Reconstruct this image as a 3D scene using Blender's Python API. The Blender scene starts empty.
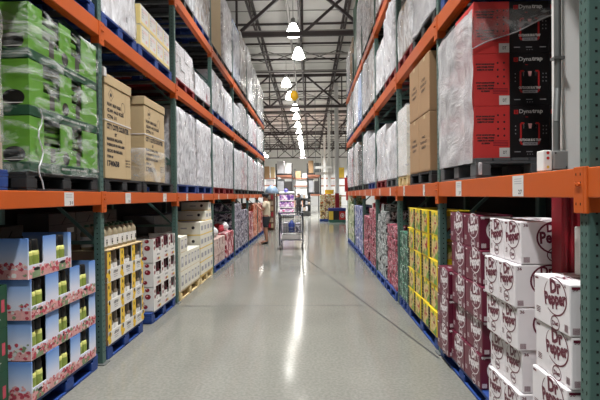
import bpy, bmesh, math, random
from mathutils import Vector, Matrix, noise
random.seed(7)
C = bpy.context.scene.collection
PI = math.pi
H = 1.643            # eye height of the photographer
LX, RX = -2.05, 1.32 # aisle faces of the left and the right rack
LP = [1.70, 4.41, 6.93, 9.55, 12.27, 15.05, 17.80, 20.50]     # posts along the left rack
RP = [-0.20, 2.184, 4.67, 6.86, 9.13, 11.40, 13.70, 16.00]    # posts along the right rack
LB = [(1.570, 1.697), (3.22, 3.365), (4.64, 4.78)]            # beam heights left
RB = [(1.617, 1.761), (3.293, 3.451), (4.83, 4.98)]           # beam heights right
ORD = ['nearest', 'second', 'third', 'fourth', 'fifth', 'sixth', 'seventh', 'eighth', 'ninth', 'tenth', 'eleventh', 'twelfth',
       'thirteenth', 'fourteenth', 'fifteenth', 'sixteenth', 'seventeenth', 'eighteenth', 'nineteenth', 'twentieth']

# ------------------------------------------------------------------ materials
MATS = {}
def lin(c):
    return tuple(((x / 255) / 12.92 if x / 255 <= 0.04045 else ((x / 255 + 0.055) / 1.055) ** 2.4) for x in c) + (1,)
def mat(name, rgb, rough=.6, metal=0, var=.12, scale=6, bump=0, bscale=30, emit=0, spec=.5, coat=0):
    if name in MATS: return MATS[name]
    m = bpy.data.materials.new(name); m.use_nodes = True
    nt = m.node_tree; b = nt.nodes['Principled BSDF']
    b.inputs['Roughness'].default_value = rough; b.inputs['Metallic'].default_value = metal
    b.inputs['Specular IOR Level'].default_value = spec; b.inputs['Coat Weight'].default_value = coat
    c = lin(rgb)
    tc = nt.nodes.new('ShaderNodeTexCoord')
    if var:
        oi = nt.nodes.new('ShaderNodeObjectInfo')
        ad = nt.nodes.new('ShaderNodeVectorMath'); ad.operation = 'ADD'
        nt.links.new(tc.outputs['Object'], ad.inputs[0]); nt.links.new(oi.outputs['Location'], ad.inputs[1])
        n = nt.nodes.new('ShaderNodeTexNoise'); n.inputs['Scale'].default_value = scale; n.inputs['Detail'].default_value = 5
        nt.links.new(ad.outputs[0], n.inputs['Vector'])
        mx = nt.nodes.new('ShaderNodeMix'); mx.data_type = 'RGBA'
        mx.inputs[6].default_value = tuple(x * (1 - var) for x in c[:3]) + (1,)
        mx.inputs[7].default_value = tuple(min(1, x * (1 + var)) for x in c[:3]) + (1,)
        nt.links.new(n.outputs['Fac'], mx.inputs[0]); nt.links.new(mx.outputs[2], b.inputs['Base Color'])
    else:
        b.inputs['Base Color'].default_value = c
    if bump:
        n2 = nt.nodes.new('ShaderNodeTexNoise'); n2.inputs['Scale'].default_value = bscale
        nt.links.new(tc.outputs['Object'], n2.inputs['Vector'])
        bp = nt.nodes.new('ShaderNodeBump'); bp.inputs['Strength'].default_value = bump; bp.inputs['Distance'].default_value = .01
        nt.links.new(n2.outputs['Fac'], bp.inputs['Height']); nt.links.new(bp.outputs['Normal'], b.inputs['Normal'])
    if emit:
        b.inputs['Emission Color'].default_value = c; b.inputs['Emission Strength'].default_value = emit
    MATS[name] = m
    return m
def ramp(nt, fac, stops, const=False):
    r = nt.nodes.new('ShaderNodeValToRGB')
    if const: r.color_ramp.interpolation = 'CONSTANT'
    while len(r.color_ramp.elements) < len(stops): r.color_ramp.elements.new(.5)
    for e, (p, c) in zip(r.color_ramp.elements, stops): e.position = p; e.color = lin(c)
    nt.links.new(fac, r.inputs['Fac']); return r
def patchy(name, stops, scale=9, rough=.45, stretch=(1, 1, 1), kind='noise', const=True, bump=0):
    """printed packaging: flat patches of a few inks"""
    m = bpy.data.materials.new(name); m.use_nodes = True; nt = m.node_tree; b = nt.nodes['Principled BSDF']
    b.inputs['Roughness'].default_value = rough
    tc = nt.nodes.new('ShaderNodeTexCoord'); oi = nt.nodes.new('ShaderNodeObjectInfo')
    ad = nt.nodes.new('ShaderNodeVectorMath'); ad.operation = 'ADD'
    nt.links.new(tc.outputs['Object'], ad.inputs[0]); nt.links.new(oi.outputs['Location'], ad.inputs[1])
    mp = nt.nodes.new('ShaderNodeMapping'); mp.inputs['Scale'].default_value = stretch
    nt.links.new(ad.outputs[0], mp.inputs['Vector'])
    if kind == 'noise':
        n = nt.nodes.new('ShaderNodeTexNoise'); n.inputs['Detail'].default_value = 2; out = n.outputs['Fac']
    else:
        n = nt.nodes.new('ShaderNodeTexVoronoi'); out = n.outputs['Color']
    n.inputs['Scale'].default_value = scale
    nt.links.new(mp.outputs[0], n.inputs['Vector'])
    r = ramp(nt, out, stops, const)
    nt.links.new(r.outputs['Color'], b.inputs['Base Color'])
    if bump:
        bp = nt.nodes.new('ShaderNodeBump'); bp.inputs['Strength'].default_value = bump; bp.inputs['Distance'].default_value = .01
        nt.links.new(n.outputs[0], bp.inputs['Height']); nt.links.new(bp.outputs['Normal'], b.inputs['Normal'])
    MATS[name] = m; return m
def vertical(name, stops, h, rough=.45):
    """ink that runs from one colour to another over the height h of the printed board"""
    m = bpy.data.materials.new(name); m.use_nodes = True; nt = m.node_tree; b = nt.nodes['Principled BSDF']
    b.inputs['Roughness'].default_value = rough
    tc = nt.nodes.new('ShaderNodeTexCoord'); sp = nt.nodes.new('ShaderNodeSeparateXYZ')
    nt.links.new(tc.outputs['Object'], sp.inputs[0])
    mt = nt.nodes.new('ShaderNodeMath'); mt.operation = 'DIVIDE'; mt.inputs[1].default_value = h
    nt.links.new(sp.outputs['Z'], mt.inputs[0])
    r = ramp(nt, mt.outputs[0], stops); nt.links.new(r.outputs['Color'], b.inputs['Base Color'])
    MATS[name] = m; return m
def film(name, rgb, lo, hi, scale=5, stretch=(1, 1, .25), rough=.22, bump=.9):
    """stretch film: clear plastic with milky creases"""
    m = bpy.data.materials.new(name); m.use_nodes = True; nt = m.node_tree; b = nt.nodes['Principled BSDF']
    b.inputs['Base Color'].default_value = lin(rgb); b.inputs['Roughness'].default_value = rough
    tc = nt.nodes.new('ShaderNodeTexCoord'); oi = nt.nodes.new('ShaderNodeObjectInfo')
    ad = nt.nodes.new('ShaderNodeVectorMath'); ad.operation = 'ADD'
    nt.links.new(tc.outputs['Object'], ad.inputs[0]); nt.links.new(oi.outputs['Location'], ad.inputs[1])
    mp = nt.nodes.new('ShaderNodeMapping'); mp.inputs['Scale'].default_value = stretch; mp.inputs['Rotation'].default_value = (.5, .2, 0)
    nt.links.new(ad.outputs[0], mp.inputs['Vector'])
    n = nt.nodes.new('ShaderNodeTexNoise'); n.inputs['Scale'].default_value = scale; n.inputs['Detail'].default_value = 6
    n.inputs['Roughness'].default_value = .65; n.inputs['Distortion'].default_value = .8
    nt.links.new(mp.outputs[0], n.inputs['Vector'])
    mr = nt.nodes.new('ShaderNodeMapRange'); mr.inputs['From Min'].default_value = .35; mr.inputs['From Max'].default_value = .68
    mr.inputs['To Min'].default_value = lo; mr.inputs['To Max'].default_value = hi
    nt.links.new(n.outputs['Fac'], mr.inputs['Value']); nt.links.new(mr.outputs[0], b.inputs['Alpha'])
    bp = nt.nodes.new('ShaderNodeBump'); bp.inputs['Strength'].default_value = bump; bp.inputs['Distance'].default_value = .03
    nt.links.new(n.outputs['Fac'], bp.inputs['Height']); nt.links.new(bp.outputs['Normal'], b.inputs['Normal'])
    MATS[name] = m; return m

ORANGE = mat('orange_rack_paint', (192, 84, 17), .5, var=.10, scale=3)
GREEN = mat('grey_green_rack_paint', (74, 101, 94), .45, var=.10, scale=4)
HOLE = mat('dark_opening', (9, 10, 10), .9, var=0)
STEEL = mat('galvanised_steel', (120, 122, 120), .45, .6, var=.15)
DARKSTEEL = mat('dark_steel', (44, 42, 42), .6, var=.1)
WHITE = mat('white_board', (222, 219, 214), .55, var=.04)
PAPER = mat('white_paper_label', (215, 212, 208), .6, var=.03)
INK = mat('dark_ink', (40, 36, 38), .6, var=0)
MAROON = mat('maroon_ink', (96, 22, 46), .35, var=.06)
MAROONB = mat('maroon_board', (98, 24, 48), .33, var=.08)
BROWN = mat('kraft_board', (168, 134, 98), .75, var=.08, scale=3)
TAN = mat('tan_board', (190, 167, 128), .7, var=.06, scale=3)
KRAFT2 = mat('brown_board', (150, 118, 88), .75, var=.08, scale=3)
BLUEP = mat('blue_pallet_plastic', (30, 62, 128), .5, var=.15)
BLACKP = mat('black_pallet_plastic', (38, 40, 42), .55, var=.15)
GREYP = mat('grey_pallet_plastic', (84, 86, 88), .55, var=.15)
REDP = mat('red_pallet_wood', (128, 28, 36), .6, var=.15)
WOODP = mat('pale_pallet_wood', (212, 190, 140), .75, var=.15, scale=8)
PINKWH = mat('pale_goods', (206, 202, 203), .6, var=.22, scale=4)
GREYG = mat('grey_goods', (160, 159, 162), .6, var=.3, scale=4)
WARMG = mat('warm_pale_goods', (172, 154, 136), .6, var=.25, scale=4)
DARKG = mat('dark_goods', (58, 54, 52), .7, var=.3, scale=4)
REDG = mat('red_goods', (168, 44, 56), .55, var=.3, scale=8)
BLUEG = mat('pale_blue_goods', (160, 176, 208), .5, var=.15, scale=5)
YELG = mat('yellow_goods', (226, 192, 70), .5, var=.1, scale=5)
LIME = mat('lime_board', (92, 146, 48), .4, var=.12, scale=7)
LIMED = mat('dark_lime_print', (64, 92, 34), .45, var=.3, scale=18)
DGREEN = mat('dark_green_board', (28, 72, 48), .45, var=.1)
RED2 = mat('bright_red_board', (206, 58, 56), .4, var=.06)
RED = mat('red_board', (196, 44, 44), .4, var=.06)
BLACK = mat('black_board', (26, 23, 25), .38, var=.1)
CHAR = mat('black_plastic', (18, 18, 19), .4, var=.1)
FILM = film('milky_stretch_film', (244, 245, 248), .2, .96, scale=7, stretch=(1, 1, .55), bump=1.0)
FILM2 = film('clear_stretch_film', (236, 238, 238), .0, .42, scale=4, stretch=(1, .6, 1.6), bump=.7)
FILM3 = film('thick_stretch_film', (234, 234, 238), .3, 1.0, scale=9, stretch=(1, 1, .7), bump=1.0)
FILM4 = film('shiny_tight_film', (244, 248, 244), -.30, .55, scale=5, stretch=(.6, .6, 2.2), rough=.12, bump=.5)
FILMG = film('crinkled_grey_film', (206, 204, 206), .55, .98, scale=3.5, stretch=(1, .8, 1), bump=1.0)

# ------------------------------------------------------------------ mesh builder
_txt = {}
def text_geo(body, bold=0, shear=0):
    k = (body, bold, shear)
    if k not in _txt:
        cu = bpy.data.curves.new('t', 'FONT'); cu.body = body; cu.align_x = 'CENTER'; cu.align_y = 'CENTER'
        cu.offset = bold; cu.shear = shear; cu.resolution_u = 2
        o = bpy.data.objects.new('t', cu); C.objects.link(o)
        dg = bpy.context.evaluated_depsgraph_get()
        me = bpy.data.meshes.new_from_object(o.evaluated_get(dg))
        vs = [v.co.copy() for v in me.vertices]; fs = [tuple(p.vertices) for p in me.polygons]
        bpy.data.objects.remove(o); bpy.data.curves.remove(cu); bpy.data.meshes.remove(me)
        xs = [v.x for v in vs] or [0]; ys = [v.y for v in vs] or [0]
        _txt[k] = (vs, fs, min(xs), max(xs), min(ys), max(ys))
    return _txt[k]
def face_m(kind, origin):
    """a frame on a wall of a box: x to the reader's right, y up, z towards the reader"""
    ax = {'R': ((0, -1, 0), (0, 0, 1), (-1, 0, 0)), 'L': ((0, 1, 0), (0, 0, 1), (1, 0, 0)), 'F': ((1, 0, 0), (0, 0, 1), (0, -1, 0)),
          'T': ((1, 0, 0), (0, 1, 0), (0, 0, 1))}[kind]
    M = Matrix.Identity(4)
    for c in range(3):
        for r in range(3): M[r][c] = ax[c][r]
    M.translation = Vector(origin); return M
class MB:
    def __init__(s): s.v = []; s.f = []; s.mi = []; s.sm = []; s.mats = []
    def idx(s, m):
        if m not in s.mats: s.mats.append(m)
        return s.mats.index(m)
    def add(s, vs, fs, m, M=None, smooth=False):
        n = len(s.v); i = s.idx(m)
        s.v += [tuple(M @ Vector(v)) if M is not None else tuple(v) for v in vs]
        for f in fs: s.f.append(tuple(n + a for a in f)); s.mi.append(i); s.sm.append(smooth)
    def box(s, lo, hi, m, bevel=0, M=None):
        bm = bmesh.new(); bmesh.ops.create_cube(bm, size=1)
        for v in bm.verts: v.co = Vector([lo[k] + (hi[k] - lo[k]) * (v.co[k] + .5) for k in range(3)])
        if bevel: bmesh.ops.bevel(bm, geom=bm.edges[:], offset=bevel, segments=2, affect='EDGES', profile=.5)
        bm.verts.index_update()
        s.add([v.co.copy() for v in bm.verts], [[v.index for v in f.verts] for f in bm.faces], m, M); bm.free()
    def cyl(s, p0, p1, r, m, n=12, r2=None, caps=True, smooth=True):
        p0, p1 = Vector(p0), Vector(p1); d = (p1 - p0).normalized(); r2 = r if r2 is None else r2
        u = d.orthogonal().normalized(); w = d.cross(u)
        vs = [p0 + (u * math.cos(2 * PI * k / n) + w * math.sin(2 * PI * k / n)) * r for k in range(n)]
        vs += [p1 + (u * math.cos(2 * PI * k / n) + w * math.sin(2 * PI * k / n)) * r2 for k in range(n)]
        s.add(vs, [(k, (k + 1) % n, n + (k + 1) % n, n + k) for k in range(n)], m, smooth=smooth)
        if caps: s.add(vs, [tuple(range(n - 1, -1, -1)), tuple(range(n, 2 * n))], m)
    def bar(s, p0, p1, a, m, b=None):
        p0, p1 = Vector(p0), Vector(p1); d = (p1 - p0).normalized(); b = a if b is None else b
        up = Vector((0, 0, 1)) if abs(d.z) < .9 else Vector((0, 1, 0))
        u = d.cross(up).normalized(); w = u.cross(d)
        vs = [p + u * x * a / 2 + w * y * b / 2 for p in (p0, p1) for x, y in ((-1, -1), (1, -1), (1, 1), (-1, 1))]
        s.add(vs, [(3, 2, 1, 0), (4, 5, 6, 7)] + [(k, (k + 1) % 4, 4 + (k + 1) % 4, 4 + k) for k in range(4)], m)
    def tube(s, pts, r, m, n=6):
        for a, b in zip(pts, pts[1:]): s.cyl(a, b, r, m, n)
    def lathe(s, prof, m, n=14, at=(0, 0, 0), sx=1, sy=1):
        vs = []; fs = []
        for r, z in prof:
            for k in range(n): vs.append((at[0] + r * sx * math.cos(2 * PI * k / n), at[1] + r * sy * math.sin(2 * PI * k / n), at[2] + z))
        for j in range(len(prof) - 1):
            for k in range(n): fs.append((j * n + k, j * n + (k + 1) % n, (j + 1) * n + (k + 1) % n, (j + 1) * n + k))
        s.add(vs, fs, m, smooth=True)
        s.add(vs, [tuple(range(n - 1, -1, -1)), tuple(range((len(prof) - 1) * n, len(prof) * n))], m)
    # flat print: M is a face frame, coordinates in metres on that face
    def rect(s, M, x0, y0, x1, y1, m, e=.0008):
        s.add([(x0, y0, e), (x1, y0, e), (x1, y1, e), (x0, y1, e)], [(0, 1, 2, 3)], m, M)
    def disc(s, M, x, y, rx, ry, m, n=14, e=.001, wob=0):
        vs = []
        for k in range(n):
            q = 1 + wob * (random.random() - .5); vs.append((x + rx * q * math.cos(2 * PI * k / n), y + ry * q * math.sin(2 * PI * k / n), e))
        s.add(vs, [tuple(range(n))], m, M)
    def ring(s, M, x, y, rx, ry, t, m, a0=0, a1=2 * PI, n=28, e=.001, taper=0):
        vs = []; fs = []
        for k in range(n + 1):
            a = a0 + (a1 - a0) * k / n; tt = t * (1 - taper * abs(2 * k / n - 1))
            vs += [(x + rx * math.cos(a), y + ry * math.sin(a), e), (x + (rx - tt) * math.cos(a), y + (ry - tt) * math.sin(a), e)]
        for k in range(n): fs.append((2 * k, 2 * k + 2, 2 * k + 3, 2 * k + 1))
        s.add(vs, fs, m, M)
    def text(s, M, body, x, y, w, h, m, bold=.02, shear=0, rot=0, e=.0012):
        vs, fs, x0, x1, y0, y1 = text_geo(body, bold, shear)
        T = Matrix.Translation((x, y, e)) @ Matrix.Rotation(rot, 4, 'Z') @ Matrix.Diagonal((w / max(x1 - x0, .01), h / max(y1 - y0, .01), 1, 1)) @ Matrix.Translation((-(x0 + x1) / 2, -(y0 + y1) / 2, 0))
        s.add(vs, fs, m, M @ T)
    def mesh(s, name):
        me = bpy.data.meshes.new(name); me.from_pydata(s.v, [], s.f)
        for m in s.mats: me.materials.append(m)
        me.polygons.foreach_set('material_index', s.mi); me.polygons.foreach_set('use_smooth', s.sm); me.update()
        return me
    def build(s, name, parent=None, loc=(0, 0, 0)):
        o = bpy.data.objects.new(name, s.mesh(name)); C.objects.link(o); o.location = loc
        if parent: o.parent = parent
        return o
SEEN = {}
def tag(o, label, cat, group=None):
    o['label'] = label; o['category'] = cat
    if group: o['group'] = group
    elif 'group' in o: del o['group']
    SEEN.setdefault(label, []).append(o.name)
    return o
def empty(name, loc, label, cat, group=None):
    o = bpy.data.objects.new(name, None); C.objects.link(o); o.location = loc; o.empty_display_size = .1
    return tag(o, label, cat, group)
def struct(name, mb):
    o = mb.build(name); o['kind'] = 'structure'; return o
def dup(o, loc, label, cat=None, group=None, scale=None):
    r = o.copy(); C.objects.link(r); r.location = loc
    if scale: r.scale = scale
    tag(r, label, cat or o['category'], group or o.get('group'))
    for ch in list(o.children):
        c = ch.copy(); C.objects.link(c); c.parent = r
        for g in ch.children:
            d = g.copy(); C.objects.link(d); d.parent = c
    return r

# ------------------------------------------------------------------ the hall
def concrete():
    m = bpy.data.materials.new('polished_concrete'); m.use_nodes = True; nt = m.node_tree; b = nt.nodes['Principled BSDF']
    tc = nt.nodes.new('ShaderNodeTexCoord')
    n1 = nt.nodes.new('ShaderNodeTexNoise'); n1.inputs['Scale'].default_value = .7; n1.inputs['Detail'].default_value = 3; n1.inputs['Roughness'].default_value = .5
    n2 = nt.nodes.new('ShaderNodeTexNoise'); n2.inputs['Scale'].default_value = 38; n2.inputs['Detail'].default_value = 4
    for n in (n1, n2): nt.links.new(tc.outputs['Object'], n.inputs['Vector'])
    r1 = ramp(nt, n1.outputs['Fac'], [(.2, (112, 112, 106)), (.8, (130, 129, 122))])
    r2 = ramp(nt, n2.outputs['Fac'], [(.38, (205, 202, 197)), (.62, (248, 246, 243))])
    mx = nt.nodes.new('ShaderNodeMix'); mx.data_type = 'RGBA'; mx.blend_type = 'MULTIPLY'; mx.inputs[0].default_value = .55
    nt.links.new(r1.outputs[0], mx.inputs[6]); nt.links.new(r2.outputs[0], mx.inputs[7]); nt.links.new(mx.outputs[2], b.inputs['Base Color'])
    rr = nt.nodes.new('ShaderNodeMapRange'); rr.inputs['To Min'].default_value = .10; rr.inputs['To Max'].default_value = .15
    nt.links.new(n1.outputs['Fac'], rr.inputs['Value']); nt.links.new(rr.outputs[0], b.inputs['Roughness'])
    b.inputs['Specular IOR Level'].default_value = .15
    return m
CONC = concrete()
JOINT = mat('dark_joint_filler', (50, 48, 46), .7, var=.1)
mb = MB(); mb.box((-28, -12, -.2), (28, 72, 0), CONC)
T = face_m('T', (0, 0, 0))
mb.rect(T, -2.9, 6.755, .78, 6.778, JOINT, e=.0012)
mb.add([(-.083, 11.57, .0012), (-.06, 11.57, .0012), (1.283, 4.56, .0012), (1.26, 4.56, .0012)], [(0, 3, 2, 1)], JOINT)
mb.rect(T, -.08, 11.57, -.062, 45, JOINT, e=.0012)
for y in (19.5, 32): mb.rect(T, -2.9, y, 2, y + .015, JOINT, e=.0012)
struct('floor', mb)
DECK = mat('roof_insulation_sheet', (226, 223, 219), .75, var=.14, scale=.9, bump=.9, bscale=2.2)
WALLM = mat('white_hall_wall', (228, 227, 224), .7, var=.04, scale=.4)
SEAM = mat('grey_roof_seam', (132, 128, 122), .8, var=.1)
mb = MB(); mb.box((-28, -12, 9.35), (28, 72, 9.5), DECK)
for k in range(56): mb.box((-28, -11 + k * 1.5, 9.335), (28, -10.95 + k * 1.5, 9.35), SEAM)
struct('ceiling', mb)
mb = MB(); mb.box((-28, 72, 0), (28, 72.2, 9.5), WALLM); struct('wall_back', mb)
mb = MB(); mb.box((-28.2, -12, 0), (-28, 72, 9.5), WALLM); struct('wall_left', mb)
mb = MB(); mb.box((28, -12, 0), (28.2, 72, 9.5), WALLM); struct('wall_right', mb)
# roof steel: cross girders on the columns, joists along the hall, pipes
TRUSS = mat('brown_roof_steel', (60, 50, 50), .6, var=.12)
GY = [2.79, 15.3, 27.8, 40.3, 52.8, 65.3]
for i, y in enumerate(GY):
    mb = MB(); zb, zt = 7.05, 8.95
    mb.box((-27, y - .07, zb - .07), (27, y + .07, zb + .07), TRUSS); mb.box((-27, y - .07, zt - .08), (27, y + .07, zt + .08), TRUSS)
    xs = [-26.6 + 2.2 * k for k in range(25)]
    for k, x in enumerate(xs):
        mb.bar((x, y, zb), (x, y, zt), .07, TRUSS)
        if k % 2 == 1:
            mb.bar((x, y, zb), (x - 2.2, y, zt), .10, TRUSS); mb.bar((x, y, zb), (x + 2.2, y, zt), .10, TRUSS)
        else: mb.bar((x, y, zb), (x + 2.2, y, zt), .08, TRUSS)
    o = mb.build('roof_girder'); o['kind'] = 'structure'
for i, x in enumerate([-14.9, -11.9, -8.9, -6.1, -4.1, -2.2, -.35, 1.5, 3.6, 5.6, 8.6, 11.6, 14.6]):
    mb = MB(); zt, zb = 9.2, 8.55
    mb.box((x - .05, -10, zt - .04), (x + .05, 71.9, zt + .04), TRUSS); mb.box((x - .04, -10, zb - .035), (x + .04, 71.9, zb + .035), TRUSS)
    for k in range(68):
        y = -10 + k * 1.2; a, b = (zb, zt) if k % 2 else (zt, zb)
        mb.bar((x, y, a), (x, y + 1.2, b), .035, TRUSS)
    o = mb.build('roof_joist'); o['kind'] = 'structure'
mb = MB()
for k in range(33):
    y = -8 + k * 2.45; mb.box((-27, y - .03, 8.72), (27, y + .03, 8.80), TRUSS)
    for x in (-2.2, -.35, 1.5, -4.1, 3.6):
        if k % 4 == 1: mb.bar((x, y, 8.6), (x + 1.85, y, 9.2), .03, TRUSS); mb.bar((x, y, 9.2), (x + 1.85, y, 8.6), .03, TRUSS)
o = mb.build('roof_purlins'); o['kind'] = 'structure'
PIPE = mat('sprinkler_pipe_grey', (140, 136, 132), .5, var=.1)
mb = MB()
for y in (6.2, 9.4, 12.6, 18.6, 21.6, 24.6, 31, 34, 37, 44, 47, 56, 60):
    mb.cyl((-27, y, 8.35), (27, y, 8.35), .035, PIPE, 8)
mb.cyl((-.75, -8, 8.42), (-.75, 70, 8.42), .05, PIPE, 8)
for y in (9.4, 18.6, 24.6): mb.cyl((-.75, y, 8.42), (-.75, y, 9.3), .012, PIPE, 6)
o = mb.build('sprinkler_pipes'); o['kind'] = 'structure'
# columns: white tube, red lower part
COLW = mat('white_column_paint', (232, 230, 226), .5, var=.04)
COLR = mat('red_column_sleeve', (138, 20, 34), .42, var=.12)
for i, y in enumerate([2.80, 15.3, 28.9, 40.3, 52.8, 65.3]):
    x0, x1, d = (1.50, 1.72, .12) if i == 0 else ((2.33, 2.55, .22) if i == 1 else (1.60, 1.85, .22))
    mb = MB(); mb.box((x0, y - d / 2, 1.76), (x1, y + d / 2, 9.3), COLW, .012)
    o = mb.build('column'); o['kind'] = 'structure'
    m2 = MB(); m2.box((x0 - .003, y - d / 2 - .003, 0), (x1 + .003, y + d / 2 + .003, 1.757), COLR, .01)
    if i == 0:
        for k in range(6): m2.cyl((x0 + .02 + .036 * k, y - d / 2 - .004, 0), (x0 + .02 + .036 * k, y - d / 2 - .004, 1.755), .014, COLR, 8)
    m2.build('red_sleeve', o)

# ------------------------------------------------------------------ racks
def upright(side, k, y, label):
    x0 = LX if side == 'L' else RX; s = -1 if side == 'L' else 1
    r = empty('rack_upright', (x0, y, 0), label, 'rack upright', 'green uprights of the %s rack' % ('left' if side == 'L' else 'right'))
    w = .075
    for nm, dx in (('front_post', 0), ('rear_post', 1.0)):
        mb = MB(); a, b = sorted((s * dx, s * (dx + w)))
        mb.box((a, 0, .01), (b, w, 5.85), GREEN, .006)
        if dx == 0:
            A = face_m('L' if s < 0 else 'R', (0, .0375, 0)); F = face_m('F', (s * w / 2, 0, 0))
            n = 110 if k < 4 else 55; st = 5.6 / n
            for q in range(n):
                z = .12 + q * st
                for t in (-.017, .017): mb.disc(A, t, z, .005, .009, HOLE, 6, e=.0007); mb.disc(A, t * .8, z - .010, .003, .006, HOLE, 5, e=.0007)
                mb.rect(F, -.006, z - .006, .006, z + .006, HOLE, e=.0007)
        mb.build(nm, r)
    mb = MB()
    for q in range(6):
        z0 = .25 + q * .95
        mb.bar((s * .06, .0375, z0), (s * 1.03, .0375, z0), .035, GREEN)
        mb.bar((s * .06, .0375, z0), (s * 1.03, .0375, z0 + .9), .03, GREEN)
    mb.build('brace', r)
    mb = MB(); a, b = sorted((s * -.03, s * .12)); mb.box((a, -.035, 0), (b, .11, .01), STEEL); mb.build('foot_plate', r)
    return r
LBAY = ['beside the camera', 'with the large tan cartons', 'with the white cartons on pale pallets', 'with the pinkish cartons', 'with the grey multipacks', 'beside the shopper', 'at the far end']
for k, y in enumerate(LP):
    upright('L', k, y, 'green steel upright of the left rack, %s' % (['just outside the near edge of the view', 'between the lime trays and the large tan cartons', 'between cherry-printed trays and white cartons', 'between white cartons and pinkish cartons', 'before the grey multipacks', 'before the shopper', 'behind the shopper', 'at the far end of the rack'][k]))
for k, y in enumerate(RP):
    upright('R', k, y, 'green steel upright of the right rack, %s' % (['behind the camera position', 'large at the right edge beside white soda cases', 'between maroon cases and yellow cartons', 'between green multipacks and red multipacks', 'fourth post beyond the maroon cases', 'fifth post beyond the maroon cases', 'sixth post beyond the maroon cases', 'at the far end of the rack'][k]))
LEVN = ['lowest', 'middle', 'top']
def shelf(side, lv, bay):
    P, B, x0, s = (LP, LB, LX, -1) if side == 'L' else (RP, RB, RX, 1)
    y0, y1 = P[bay] + .075, P[bay + 1]; z0, z1 = B[lv]
    sn = 'left' if side == 'L' else 'right'
    r = empty('rack_shelf', (x0, y0, z1), 'orange %s shelf beam of the %s rack, %s bay from the camera' % (LEVN[lv], sn, ['nearest', 'second', 'third', 'fourth', 'fifth', 'sixth', 'seventh'][bay]), 'shelf beam', 'orange shelf beams of the %s rack' % sn)
    L = y1 - y0; hh = z1 - z0
    for nm, dx in (('front_beam', -.012), ('rear_beam', 1.03)):
        mb = MB(); a, b = sorted((s * dx, s * (dx + .05)))
        mb.box((a, 0, -hh), (b, L, 0), ORANGE, .005)
        a2, b2 = sorted((s * (dx + .05), s * (dx + .085))); mb.box((a2, 0, -hh), (b2, L, -.04), ORANGE)
        mb.build(nm, r)
    for e, ya, yb in (('a', -.062, .02), ('b', L - .02, L + .008)):
        if e == 'b': ya, yb = L - .012, L + .012
        mb = MB(); a, b = sorted((s * -.018, s * -.004)); mb.box((a, ya, -hh - .075), (b, yb, .006), ORANGE, .003)
        A = face_m('L' if s < 0 else 'R', (s * -.018, (ya + yb) / 2, 0))
        if e == 'a':
            for z in (-.03, -hh * .5, -hh - .03):
                for t in (-.018, .018): mb.disc(A, t, z, .005, .008, HOLE, 8, e=.0006)
            fa, fb = sorted((0, s * .075)); mb.box((fa, -.079, -hh - .07), (fb, -.0755, 0), ORANGE) if bay else None
        ec = mb.build('end_connector', r)
        if e == 'a':
            m2 = MB(); bx = s * -.022
            for t in (-.012, .012): m2.cyl((s * -.016, (ya + yb) / 2 + t, -hh * .55), (s * -.030, (ya + yb) / 2 + t, -hh * .55), .009, ORANGE, 8)
            m2.build('bolt', ec)
    for q in range(5):
        mb = MB(); yy = L * (q + .5) / 5; a, b = sorted((s * .04, s * 1.03)); mb.box((a, yy - .03, -.05), (b, yy + .03, -.012), STEEL); mb.build('crossbar', r)
    if lv == 0:
        for q, yy in enumerate({('L', 0): (2.03,), ('L', 1): (.57, 1.86), ('R', 1): (.63, 1.77)}.get((side, bay), (.5, 1.6))):
            mb = MB(); A = face_m('L' if s < 0 else 'R', (s * -.013, yy, -hh / 2)); w = .15 if bay < 2 else .09
            mb.rect(A, -w / 2, -hh * .46, w / 2, hh * .44, PAPER)
            if bay < 3:
                mb.text(A, '27' if side == 'R' else '31', .03, -hh * .27, .05, .028, INK, e=.0012)
                for t in range(3): mb.rect(A, -.05, hh * (.08 + .1 * t), .05, hh * (.11 + .1 * t), GREYG, e=.0012)
            mb.build('price_label', r)
for sd in 'LR':
    for lv in range(3):
        for bay in range(7): shelf(sd, lv, bay)
# added dark sheets keeping the rack interiors dark, in place of neighbouring stock
BACKDROP = mat('dark_backdrop', (30, 29, 30), .8, var=.3, scale=1.5)
mb = MB(); mb.box((LX - 1.30, 1.0, 0), (LX - 1.25, 20.6, 5.6), BACKDROP); o = mb.build('added_backdrop_left'); o['kind'] = 'structure'
mb = MB(); mb.box((RX + 1.25, -.4, 0), (RX + 1.30, 16.1, 5.6), BACKDROP); o = mb.build('added_backdrop_right'); o['kind'] = 'structure'

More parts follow.
